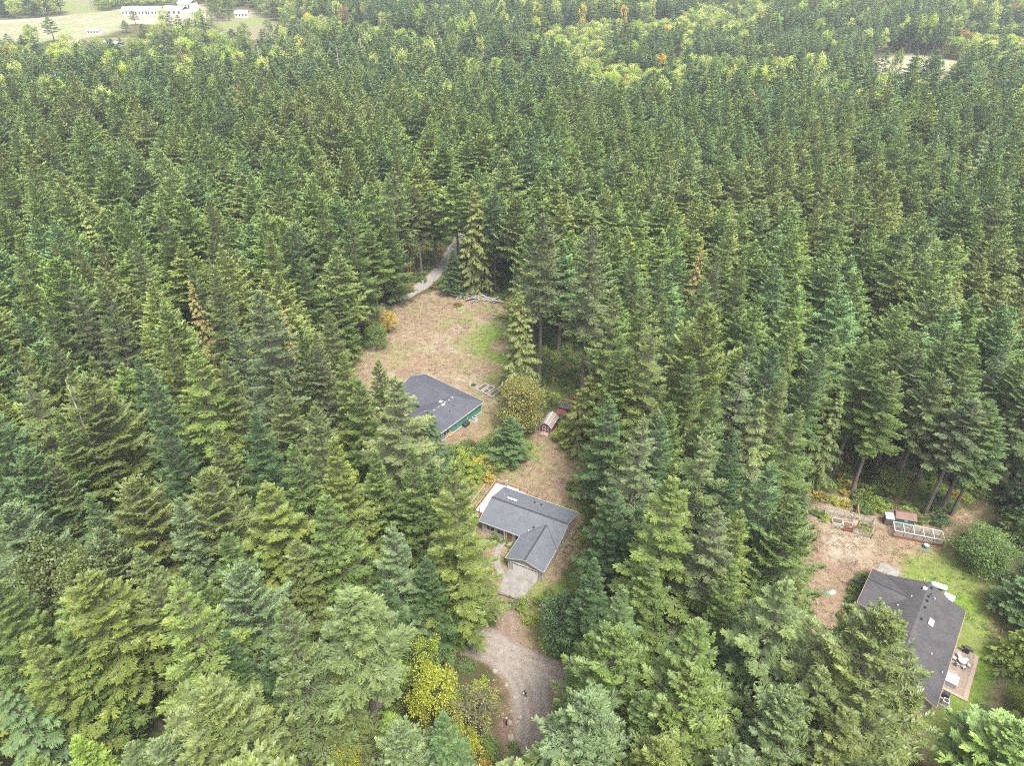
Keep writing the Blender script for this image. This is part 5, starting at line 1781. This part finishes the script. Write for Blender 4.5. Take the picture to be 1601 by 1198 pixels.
# near and middle wood ( < 345 m )
X, Y = fill(-290, 300, 22, 345, 9.0, .25)
px0, py0 = proj(X, Y, 30.0)
k = (np.abs(X) < .85 * Y + 42) & (px0 > -260) & (px0 < 1860) & (py0 < 1330)
X, Y, px0, py0 = X[k], Y[k], px0[k], py0[k]
rt = np.clip((px0 - 820) / 160, 0, 1) * np.clip((600 - py0) / 120, 0, 1)
dens = np.where(py0 < 300, lerp(.90, .97, rt), lerp(.86, .97, rt))
k = rngf.rand(len(X)) < dens
X, Y, px0, py0, rt = X[k], Y[k], px0[k], py0[k], rt[k]
rr_ = lerp(rngf.uniform(5.2, 7.2, len(X)), rngf.uniform(4.9, 6.3, len(X)), rt)
HH = lerp(rngf.uniform(26, 37, len(X)), rngf.uniform(23.5, 33.5, len(X)), rt)
HH = np.where(Y < 75, rngf.uniform(20, 27, len(X)), HH)
k = ~((np.hypot(hx[None] - X[:, None], hy[None] - Y[:, None]) < hr[None] * .62 + rr_[:, None] * .30).any(1)) & ~blocked(X, Y, HH, rr_)
hue = fbm(X, Y, 45, 55)
NEAR = [(float(a), float(b), float(c), float(d), float(e), float(f)) for a, b, c, d, e, f in zip(X[k], Y[k], HH[k], rr_[k], rt[k], hue[k])]
NEAR.sort(key=lambda t: t[0] ** 2 + t[1] ** 2 + (CAM_H - t[2]) ** 2)      # those that show largest first
palette = ['mid', 'mid', 'olive', 'mid', 'yg', 'blue', 'pale', 'olive', 'mid', 'pale', 'olive', 'yg']
NIND = 298 - ncon
nmid = 0
MIDKEYS = [('fir', 0), ('fir', 1), ('fir', 2), ('fir', 3), ('layer', 0), ('layer', 1), ('round', 0), ('cedar', 0)]
for i, (x, y, H, r_, rgt_, hu) in enumerate(NEAR):
    tn = palette[int(rngf.randint(0, len(palette)))]
    if rngf.rand() < .62: tn = 'olive' if hu > .56 else 'mid' if hu > .46 else ('mid' if rngf.rand() < .5 else 'blue')
    if i > 250 and rngf.rand() < .0015: tn = 'gold'
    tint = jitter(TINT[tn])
    rz = float(rngf.uniform(0, 6.28))
    qx_, qy_ = proj(x, y, H * .93)
    if nmid < NIND and 8 < qx_ < 1593 and qy_ < 1185:
        kd = ['fir', 'fir', 'fir', 'layer', 'round'][int(rngf.randint(0, 5))] if rgt_ < .5 else ['fir', 'fir', 'layer'][int(rngf.randint(0, 3))]
        pr_ = (PROTO if math.hypot(x, y) < 135 else MID)[kd]
        noun = {'fir': 'fir', 'layer': 'tiered fir', 'round': 'round-topped fir'}[kd]
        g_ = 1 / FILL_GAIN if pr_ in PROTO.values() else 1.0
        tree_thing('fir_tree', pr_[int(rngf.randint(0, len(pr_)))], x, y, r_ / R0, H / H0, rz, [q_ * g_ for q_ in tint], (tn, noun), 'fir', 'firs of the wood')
        nmid += 1
    else:
        idx = int(rngf.choice([0, 1, 2, 3, 4, 5, 6, 7], p=[.22, .2, .22, .1, .11, .1, .04, .01]))
        stuff(x, y, r_ / R0, H / H0, tint, idx)
    TREES.append((x, y, r_))

# far country ( 338 - 930 m )
X, Y = fill(-760, 760, 338, 930, 8.6, .3)
k = np.abs(X) < .78 * Y + 20
for f in FAR_FIELDS:
    k &= poly_dist(X, Y, f[0]) < -2
X, Y = X[k], Y[k]
PX, PY = proj(X, Y, 19.0)
N1 = fbm(X, Y, 70, 61)
BANDS = [[(900, 98), (960, 94), (1060, 110), (1085, 134), (960, 152), (905, 130)], [(1050, 84), (1160, 78), (1175, 100), (1060, 108)], [(845, 38), (1000, 28), (1185, 22), (1185, 46), (1000, 56), (850, 62)],
         [(450, 22), (520, 26), (700, 58), (745, 86), (640, 74), (480, 52)], [(800, 60), (930, 52), (940, 78), (830, 86)], [(1480, 52), (1620, 48), (1620, 84), (1500, 88)], [(1180, 92), (1290, 84), (1300, 104), (1190, 112)],
         [(700, 90), (840, 92), (860, 118), (720, 112)]]
INB = np.zeros(X.shape, bool)
GX, GY_ = proj(X, Y, 11.0)
for b_ in BANDS:
    INB |= poly_dist(GX, GY_, b_) > 0
for x, y, px, py, n1, inb in zip(X, Y, PX, PY, N1, INB):
    conif = True
    dens = .94
    Hh = rngf.uniform(20, 29); rr = rngf.uniform(3.0, 4.4)
    tn = ['mid', 'blue', 'dark', 'blue', 'olive'][int(rngf.randint(0, 5))]
    if px < 480 and py < 90:            # mixed country round the farm: lower, looser
        dens = .62; Hh = rngf.uniform(10, 19); conif = rngf.rand() < .5
    elif inb:
        conif = rngf.rand() < .10; Hh = rngf.uniform(9, 14)
    elif px < 760:
        Hh = rngf.uniform(20, 28); conif = rngf.rand() < .9
    else:                               # bands of alder and young fir
        band = n1 > .60
        if band:
            conif = rngf.rand() < .15; Hh = rngf.uniform(9, 15)
            if conif: Hh = rngf.uniform(18, 26)
        elif 1000 < px < 1420 and 30 < py < 95:
            conif = rngf.rand() < .96; Hh = rngf.uniform(16, 21); rr = rngf.uniform(2.6, 3.4); tn = ['blue', 'mid', 'blue'][int(rngf.randint(0, 3))]
        else:
            conif = rngf.rand() < .85; Hh = rngf.uniform(18, 28)
    if rngf.rand() > dens: continue
    qx, qy = proj(np.array([x, x]), np.array([y, y]), np.array([Hh * .5, Hh * .95]))
    if py < 90 and px < 520 and (poly_dist(qx, qy, V4) > 0).any() and rngf.rand() > .26: continue
    if 1300 < px < 1560 and py < 160 and (poly_dist(qx, qy, V5) > 0).any() and rngf.rand() > .06: continue
    if conif:
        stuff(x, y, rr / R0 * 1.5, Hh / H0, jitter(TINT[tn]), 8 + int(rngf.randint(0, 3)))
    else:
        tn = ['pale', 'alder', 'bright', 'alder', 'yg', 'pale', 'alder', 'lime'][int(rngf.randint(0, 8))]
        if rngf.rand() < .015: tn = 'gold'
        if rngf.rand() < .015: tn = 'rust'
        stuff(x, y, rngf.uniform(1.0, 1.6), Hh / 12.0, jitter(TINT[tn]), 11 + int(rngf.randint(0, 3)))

# undergrowth on the forest floor near the houses
UNDER = []
X, Y = fill(-120, 150, 25, 235, 2.4)
k = (np.abs(X) < .8 * Y + 12) & (rngf.rand(len(X)) < .7)
for f in FOOT:
    k &= poly_dist(X, Y, f) < -.3
for L_, w_ in ((ROAD_TOP, 3.0), (ROAD_A, 4.0), (ROAD_B, 3.6)):
    k &= line_dist(X, Y, L_)[0] > w_
for x, y in zip(X[k], Y[k]):
    tn = ['leaf', 'mid', 'dark', 'bright', 'yg', 'mid', 'leaf'][int(rngf.randint(0, 7))]
    u_ = rngf.rand()
    if u_ < .03: tn = 'gold'
    elif u_ < .05: tn = 'rust'
    elif u_ < .11: tn = 'lime'
    UNDER.append((x, y, rngf.uniform(.55, 1.2), rngf.uniform(.45, 1.0), [q_ * .8 for q_ in jitter(TINT[tn])], int(rngf.randint(0, 3))))


def scatter(name, rows, meshes, label, cat):
    """one mass of plants: real meshes instanced on points"""
    pc = bpy.data.collections.new(name + '_kinds')
    for k, ms in enumerate(meshes):
        ms = ms if isinstance(ms, (list, tuple)) else [ms]
        # crown and trunk joined into one mesh per kind
        bm_v = []; 
        o = bpy.data.objects.new(f'kind_{k:02d}', ms[0] if len(ms) == 1 else join_meshes(f'{name}_{k}', ms))
        pc.objects.link(o)
    me = bpy.data.meshes.new(name)
    n = len(rows)
    me.vertices.add(n)
    me.vertices.foreach_set('co', np.array([(r[0], r[1], 0.0) for r in rows], np.float32).ravel())
    def attr(nm, typ, arr, key):
        a = me.attributes.new(nm, typ, 'POINT'); a.data.foreach_set(key, arr)
    rs_ = np.random.RandomState(3)
    attr('turn', 'FLOAT_VECTOR', np.stack([np.zeros(n), np.zeros(n), rs_.uniform(0, 6.28, n)], -1).astype(np.float32).ravel(), 'vector')
    attr('size', 'FLOAT_VECTOR', np.array([(r[2], r[2], r[3]) for r in rows], np.float32).ravel(), 'vector')
    attr('tint', 'FLOAT_COLOR', np.array([tuple(r[4]) + (1,) for r in rows], np.float32).ravel(), 'color')
    attr('which', 'INT', np.array([r[5] for r in rows], np.int32), 'value')
    o = bpy.data.objects.new(name, me); col.objects.link(o)
    tag(o, label, cat, None, 'stuff')
    ng = bpy.data.node_groups.new(name, 'GeometryNodeTree')
    ng.interface.new_socket('Geometry', in_out='INPUT', socket_type='NodeSocketGeometry')
    ng.interface.new_socket('Geometry', in_out='OUTPUT', socket_type='NodeSocketGeometry')
    gi = ng.nodes.new('NodeGroupInput'); go = ng.nodes.new('NodeGroupOutput')
    m2p = ng.nodes.new('GeometryNodeMeshToPoints')
    ci = ng.nodes.new('GeometryNodeCollectionInfo')
    ci.inputs['Collection'].default_value = pc
    ci.inputs['Separate Children'].default_value = True
    ci.inputs['Reset Children'].default_value = True
    iop = ng.nodes.new('GeometryNodeInstanceOnPoints')
    iop.inputs['Pick Instance'].default_value = True
    def named(nm, typ):
        a = ng.nodes.new('GeometryNodeInputNamedAttribute'); a.data_type = typ; a.inputs['Name'].default_value = nm
        return a.outputs['Attribute']
    ng.links.new(gi.outputs[0], m2p.inputs['Mesh'])
    ng.links.new(m2p.outputs['Points'], iop.inputs['Points'])
    ng.links.new(ci.outputs[0], iop.inputs['Instance'])
    ng.links.new(named('which', 'INT'), iop.inputs['Instance Index'])
    e2r = ng.nodes.new('FunctionNodeEulerToRotation')
    ng.links.new(named('turn', 'FLOAT_VECTOR'), e2r.inputs[0])
    ng.links.new(e2r.outputs[0], iop.inputs['Rotation'])
    ng.links.new(named('size', 'FLOAT_VECTOR'), iop.inputs['Scale'])
    ng.links.new(iop.outputs[0], go.inputs[0])
    md = o.modifiers.new('scatter', 'NODES'); md.node_group = ng
    return o


def join_meshes(name, ms):
    bm = bmesh.new()
    mats = []
    for m in ms:
        base = len(mats)
        mats += list(m.materials)
        n0 = len(bm.faces)
        bm.from_mesh(m)
        bm.faces.ensure_lookup_table()
        for f in bm.faces[n0:]:
            f.material_index = base
    me = bpy.data.meshes.new(name)
    bm.to_mesh(me); bm.free()
    for m in mats: me.materials.append(m)
    return me


KINDS = [MID[k][i] for k, i in MIDKEYS] + FAR['fir'] + FAR['leaf']
scatter('forest', STUFF, KINDS, 'dense mass of conifers and alders stretching to the far fields', 'forest')
scatter('undergrowth', UNDER, BUSH, 'low mixed shrubs and ferns covering the forest floor', 'undergrowth')

# ------------------------------------------------------------------ broadleaf trees, standing alone
LEAFY = [   # foot in the photograph, height, radius, colour, habit, label
    (815, 670, 13.5, 5.6, 'maple', 'maple', 'round maple turning orange behind the small fir and red shed'),
    (888, 1012, 12, 5.2, 'dark', 'maple', 'dense dark broadleaf tree above the road fork'),
    (686, 1138, 14, 3.9, 'yellow', 'maple', 'large bright yellow broadleaf tree beside the gravel road'),
    (722, 1200, 11, 2.8, 'yellow', 'maple', 'slim yellow tree cut by the lower picture edge below the bare-branched tree'),
    (548, 1222, 9, 3.0, 'yellow', 'maple', 'yellow tree poking up from the lower picture edge beside the bare trunks'),
    (662, 1082, 13, 3.4, 'lime', 'maple', 'lime green tree right behind the large yellow one'),
    (749, 1166, 14, 3.8, 'maple', 'bare', 'bare-branched pale tree with a few orange leaves by the mulch bed'),
    (1530, 885, 8, 5.4, 'leaf', 'willow', 'broad green shrub-tree at the lawn edge below the chicken run'),
    (1606, 930, 7, 3.8, 'blue', 'willow', 'blue-green shrub-tree beside the far lawn edge'),
    (1545, 1185, 8, 4.4, 'dark', 'willow', 'dark rounded willow at the lower end of the lawn'),
    (1612, 1120, 6, 3.4, 'lime', 'willow', 'lime green leafy tree at the picture edge below the lawn'),
    (1590, 1200, 7, 4.5, 'bright', 'willow', 'bright green leafy tree in the lower picture corner'),
    (641, 442, 18, 4.2, 'pale', 'madrone', 'pale round-headed madrone beside the far gravel road'),
    (608, 520, 7, 3.0, 'gold', 'maple', 'golden-leaved young maple at the corner of the dry clearing'),
    (590, 545, 7, 3.4, 'leaf', 'maple', 'low green maple at the edge of the dry clearing'),
    (882, 690, 4.2, 2.6, 'lime', 'willow', 'lime green shrub-tree between the red shed and the slide'),
    (1385, 770, 6, 3.2, 'yg', 'maple', 'yellow-green sapling behind the green coop'),
]
for i, (px_, py_, H, r_, tn, kd, lab) in enumerate(LEAFY):
    b = P(px_, py_)
    pr_ = BROAD[kd][i % len(BROAD[kd])]
    h0 = {'maple': 12, 'madrone': 18, 'bare': 14, 'willow': 9}[kd]
    r0 = {'maple': 4.4, 'madrone': 5, 'bare': 3.6, 'willow': 4.5}[kd]
    tree_thing('broadleaf_tree', pr_, b.x, b.y, r_ / r0, H / h0, rng.uniform(0, 6.28), TINT[tn], lab, 'tree', 'broadleaf trees near the houses')
for (px_, py_, lab) in ((50, 848, 'olive madrone crown on the slope, with red limbs, the larger of two'), (122, 868, 'smaller madrone with red limbs next to the larger one')):
    b = P(px_, py_, 24)
    tree_thing('madrone_tree', BROAD['madrone'][0], b.x, b.y, 1.15, 24 / 18, rng.uniform(0, 6.28), TINT['olive'], lab, 'tree', 'madrones')


def dead_tree(seed, H, limbs=22):
    r = random.Random(seed)
    t = MB()
    t.tube([(0, 0, 0), (.1, .1, H * .4), (0, .15, H * .75), (r.uniform(-.3, .3), .1, H)], [.34, .26, .15, .03], 7, caps=False)
    for k in range(limbs):
        z = H * r.uniform(.45, .97); a = r.uniform(0, 6.28); L = r.uniform(.8, 2.6) * (1.15 - z / H) * 2
        t.tube([(0, .1, z), (math.cos(a) * L * .6, math.sin(a) * L * .6, z + L * .05), (math.cos(a) * L, math.sin(a) * L, z + L * r.uniform(-.1, .25))], [.06, .035, .012], 4, caps=False)
    return t


for i, (px_, py_, H, lab) in enumerate(((99, 594, 35.5, 'bleached broken snag poking out of the round olive fir'), (525, 66, 31, 'tallest white dead tree standing above the far forest'), (83, 108, 30, 'pale dead tree in the wood below the bare field'),
                                        (412, 122, 30, 'grey dead tree among the firs below the pasture'), (562, 52, 30, 'thin white dead tree below the far forest edge'), (1470, 205, 30, 'grey dead tree on the slope below the sandy field'),
                                        (400, 62, 30, 'dead pale tree in front of the pasture'))):
    b = P(px_, py_, H)
    o = dead_tree(i, H, 0 if i == 0 else 26).build('dead_tree', 'dead_wood')
    o.location = (b.x, b.y, 0)
    tag(o, lab, 'dead tree', 'dead trees')

# poplars and hedge by the farm
for i, px_ in enumerate((332, 341, 350, 359)):
    b = P(px_, 33)
    w_ = ('first', 'second', 'third', 'last')[i]
    tree_thing('poplar_tree', FAR['poplar'][0], b.x, b.y, 1.2, 1.25, i * 1.0, TINT['pale'] if i % 2 else TINT['bright'], f'{w_} of the slender poplars in line, counted away from the white farm sheds', 'poplar', 'poplars by the pasture')

# ------------------------------------------------------------------ shrubs one can pick out
SHRUBS = [
    # hedge between the houses
    (703, 716, 2.6, 2.4, 'leaf'), (716, 707, 2.2, 2.0, 'bright'), (731, 700, 2.0, 2.0, 'leaf'), (722, 724, 2.8, 2.3, 'lime'), (738, 716, 2.4, 2.2, 'bright'), (752, 704, 2.0, 2.0, 'leaf'), (735, 738, 2.8, 2.4, 'lime'),
    (752, 728, 2.4, 2.2, 'gold'), (767, 712, 2.4, 2.2, 'leaf'), (752, 748, 2.4, 2.1, 'bright'), (768, 738, 2.6, 2.2, 'maple'), (780, 735, 1.8, 1.7, 'lime'), (765, 752, 1.8, 1.8, 'gold'), (742, 757, 2.2, 1.9, 'lime'),
    (783, 700, 2.6, 2.2, 'leaf'), (776, 686, 2.6, 2.2, 'maple'), (822, 700, 1.8, 2.0, 'bright'), (712, 738, 2.6, 2.2, 'bright'), (770, 697, 2.2, 2.0, 'bright'),
    # garden border on the other side of the lawn
    (893, 762, 1.2, 1.5, 'leaf'), (901, 775, 1.6, 1.7, 'bright'), (911, 786, 1.8, 1.8, 'leaf'), (919, 800, 2.0, 1.9, 'bright'), (926, 812, 2.0, 1.9, 'leaf'), (921, 826, 2.0, 1.8, 'yg'), (933, 700, 2.6, 2.4, 'leaf'), (938, 722, 2.6, 2.2, 'bright'), (938, 742, 2.4, 2.2, 'leaf'), (917, 843, 1.6, 1.6, 'lime'),
    # by the concrete and the drive
    (768, 899, .9, 1.2, 'rust'), (799, 862, 1.0, .9, 'yg'), (793, 876, 1.1, 1.0, 'lime'), (806, 855, .8, .8, 'leaf'), (820, 955, 2.0, 1.7, 'bright'), (829, 972, 2.0, 1.6, 'lime'), (803, 950, 1.2, 1.2, 'yg'), (789, 851, .9, 1.0, 'leaf'), (770, 848, 1.4, 1.6, 'mid'), (843, 942, 1.0, 1.2, 'bright'),
    # clearing edges and wood pile
    (578, 516, 2.2, 2.0, 'gold'), (565, 530, 2.4, 2.2, 'leaf'), (551, 545, 2.4, 2.2, 'maple'), (726, 452, 2.2, 1.7, 'gold'), (735, 455, 1.8, 1.4, 'orange'), (795, 482, 1.8, 1.6, 'lime'), (787, 500, 2.0, 2.2, 'lime'), (802, 512, 2.2, 2.0, 'bright'), (716, 478, .8, 1.6, 'rust'), (640, 455, 2.0, 2.0, 'rust'), (660, 440, 1.8, 1.8, 'yg'), (610, 475, 2.2, 2.0, 'rust'), (626, 465, 2.0, 1.8, 'leaf'),
    # behind the wire garden
    (1278, 778, 1.6, 1.4, 'gold'), (1289, 783, 1.5, 1.4, 'orange'), (1300, 787, 1.5, 1.3, 'lime'), (1311, 790, 1.5, 1.4, 'yellow'), (1321, 792, 1.6, 1.4, 'gold'), (1334, 796, 1.8, 1.6, 'yg'), (1349, 798, 2.2, 1.9, 'leaf'), (1364, 797, 2.6, 2.2, 'bright'), (1378, 800, 2.4, 1.8, 'lime'), (1344, 782, 2.4, 2.0, 'yg'), (1415, 806, 1.8, 1.6, 'lime'),
    (1436, 815, 1.8, 1.8, 'yg'), (1467, 818, 2.4, 2.2, 'dark'), (1290, 813, 1.3, 1.35, 'lime'), (1279, 806, 1.4, 1.4, 'leaf'), (1350, 826, .9, 1.1, 'leaf'), (1356, 834, 1.0, 1.0, 'lime'), (1344, 829, .8, 1.0, 'maple'), (1324, 823, .7, .6, 'bright'),
    # round the dark-roofed house
    (1349, 908, 1.5, 1.5, 'leaf'), (1341, 916, 1.5, 1.5, 'blue'), (1336, 927, 1.4, 1.4, 'bright'), (1328, 943, 1.3, 1.2, 'leaf'), (1325, 952, 1.1, 1.1, 'lime'), (1322, 962, 1.1, 1.0, 'orange'), (1319, 973, 1.1, 1.0, 'gold'), (1346, 984, .9, .7, 'gold'), (1355, 899, 1.2, 1.0, 'rust'),
    # mulch bed and lower edge
    (803, 1176, 1.4, 1.3, 'leaf'), (765, 1178, 2.4, 2.0, 'leaf'), (752, 1192, 2.6, 2.2, 'gold'), (744, 1150, 1.8, 1.8, 'yg'), (740, 603.5, .8, .85, 'yg'),
]
SMARKS = [('the grey-beige house', 815, 830), ('the green house', 700, 640), ('the dark-roofed house', 1420, 980), ('the red shed', 856, 668), ('the wood pile', 745, 465), ('the wire garden', 1325, 815), ('the green coop', 1408, 812),
          ('the concrete driveway', 808, 915), ('the deck', 765, 775), ('the yellow slide', 888, 695), ('the raised beds', 765, 611), ('the mulch bed', 785, 1120), ('the walking person', 822, 1083), ('the round planter', 741, 603)]
for i, (px_, py_, H, r_, tn) in enumerate(SHRUBS):
    b = P(px_, py_)
    pr_ = BUSH[i % 3]
    root = tree_thing('shrub', pr_, b.x, b.y, r_ / 1.5, H / 2.2, rng.uniform(0, 6.28), TINT[tn], (tn, 'shrub'), 'shrub', 'shrubs round the houses', trunk=False, h0=2.2)

# ------------------------------------------------------------------ labels told by neighbours: rank outward from a landmark of the picture
TMARKS = SMARKS[:6] + [('the concrete driveway', 808, 915), ('the bleached broken snag', 95, 605), ('the large yellow tree', 680, 1090), ('the two tallest bare trunks', 865, 560), ('the lower picture corner under the watermark', 1500, 1190),
                       ('the lower left picture corner', 0, 1198), ('the upper picture corner above the sandy field', 1500, 30), ('the far gravel road', 655, 440), ('the side lawn', 1560, 980), ('the large madrone', 50, 850), ('the top of the dry clearing', 700, 460)]
TMARKS = [m for m in TMARKS if 'watermark' not in m[0] and 'left' not in m[0]] + [('the middle of the lower picture edge', 800, 1198), ('the picture corner below the two madrones', 0, 1198), ('the picture corner below the side lawn', 1601, 1198),
                                                                                  ('the mid-height picture edge beside the madrones', 0, 600)]
ORD = ['first', 'second', 'third', 'fourth', 'fifth', 'sixth', 'seventh', 'eighth', 'ninth', 'tenth', 'eleventh', 'twelfth', 'thirteenth', 'fourteenth', 'fifteenth', 'sixteenth', 'seventeenth', 'eighteenth', 'nineteenth', 'twentieth']
ORD += ['twenty-' + w for w in ORD[:9]] + ['thirtieth'] + ['thirty-' + w for w in ORD[:9]] + ['fortieth'] + ['forty-' + w for w in ORD[:9]]
classes = {}
for root, (tn, noun), px, py in PENDING:
    marks = SMARKS if noun == 'shrub' else TMARKS
    m = min(marks, key=lambda q: (q[1] - px) ** 2 + (q[2] - py) ** 2)
    classes.setdefault((tn, noun, m[0]), []).append((math.hypot(m[1] - px, m[2] - py), root))
for (tn, noun, mark), lst in classes.items():
    lst.sort(key=lambda q: q[0])
    for k, (d, root) in enumerate(lst):
        w_ = 'only ' if len(lst) == 1 and False else ORD[k] + ' '
        root['label'] = f"{w_}{WORD[tn]} {noun} out from {mark}"

# ------------------------------------------------------------------ dry grass and weeds on the open ground
def tuft(seed, n, h, spread, w):
    r = np.random.RandomState(seed)
    b = np.stack([r.normal(0, spread, n), r.normal(0, spread, n), np.zeros(n)], -1)
    d = nrm_(np.stack([r.normal(0, .5, n), r.normal(0, .5, n), r.uniform(.5, 1.2, n)], -1))
    return leaf_mesh('tuft', b, d, h * r.uniform(.5, 1.2, n), np.full(n, w), np.clip(r.normal(.5, .2, n), 0, 1), 'leaves')


TUFTS = [tuft(1, 16, .34, .22, .07), tuft(2, 20, .30, .30, .08), tuft(3, 14, .45, .18, .08)]
rows = []
for poly, n, in ((CLEARING, 3600), (BACKYARD, 1500), (FRONT, 500), (YARD_R, 2600)):
    p = np.array([(q[0], q[1]) for q in poly])
    lo, hi = p.min(0), p.max(0)
    x = rngf.uniform(lo[0], hi[0], n * 2); y = rngf.uniform(lo[1], hi[1], n * 2)
    k = (poly_dist(x, y, poly) > -.8)
    for L_, w_ in ((ROAD_A, 3.0), (ROAD_B, 2.6), (DRIVE_UP, 1.4), (ROAD_TOP, 2.0)):
        k &= line_dist(x, y, L_)[0] > w_
    for (o_, a_), (x0, x1, y0, y1) in ((FA, (-3.2, 16, -8.5, 13)), (FB, (-.2, 18.5, -.2, 15)), (FC, (-4, 14.8, -.5, 21.3))):
        lx = (x - o_[0]) * math.cos(a_) + (y - o_[1]) * math.sin(a_); ly = -(x - o_[0]) * math.sin(a_) + (y - o_[1]) * math.cos(a_)
        k &= ~((lx > x0) & (lx < x1) & (ly > y0) & (ly < y1))
    a, b = site_cover(x, y)
    cl = fbm(x, y, 3.5, 71)
    for xx, yy, g, c_, kk in zip(x, y, a[:, 1], cl, k):
        if not kk or rngf.rand() > .25 + 1.1 * c_: continue
        if rngf.rand() < g * 1.1 + .06:
            t = [.12 * rngf.uniform(.8, 1.3), .20 * rngf.uniform(.8, 1.2), .035]
        else:
            w_ = rngf.uniform(.7, 1.25); t = [.25 * w_, .19 * w_, .115 * w_]
        s_ = rngf.uniform(.5, 1.3)
        rows.append((xx, yy, s_, s_ * rngf.uniform(.6, 1.1), t, int(rngf.randint(0, 3))))
scatter('grass_tufts', rows, TUFTS, 'dry straw and green weed tufts dotted over the open ground', 'grass')

# chips, twigs and stubble left on the dry clearing
dm = MB()
rd = random.Random(31)
cl = np.array([(q[0], q[1]) for q in CLEARING]); lo, hi = cl.min(0), cl.max(0)
nd = 0
while nd < 620:
    x, y = rd.uniform(lo[0], hi[0]), rd.uniform(lo[1], hi[1])
    if poly_dist(np.array([x]), np.array([y]), CLEARING)[0] < .5: continue
    a = rd.uniform(0, 3.14); L = rd.uniform(.15, .75); w_ = rd.uniform(.03, .10)
    dm.bar((x, y, .06), (x + math.cos(a) * L, y + math.sin(a) * L, .06 + rd.uniform(0, .12)), w_, w_ * .7)
    nd += 1
tag(dm.build('wood_debris', 'concrete_pale'), 'pale wood chips and twigs strewn over the dry clearing', 'debris', None, 'stuff')

# ------------------------------------------------------------------ thin air haze
hz = MB().box(-1850, 1850, -950, 2650, -1.0, 101.5).build('haze', 'white_paint')
hz.data.materials.clear()
hm = bpy.data.materials.new('haze_air'); hm.use_nodes = True
nt = hm.node_tree; nt.nodes.clear()
out = nt.nodes.new('ShaderNodeOutputMaterial')
pv = nt.nodes.new('ShaderNodeVolumePrincipled')
pv.inputs['Color'].default_value = (.86, .93, 1.0, 1)
pv.inputs['Density'].default_value = .00020
pv.inputs['Anisotropy'].default_value = .2
nt.links.new(pv.outputs[0], out.inputs['Volume'])
hz.data.materials.append(hm)
tag(hz, 'thin pale blue haze hanging over the whole forest', 'haze', None, 'stuff')
print('TREES', len(HERO), 'near fill', len(NEAR), 'stuff', len(STUFF), 'under', len(UNDER), 'tufts', len(rows))
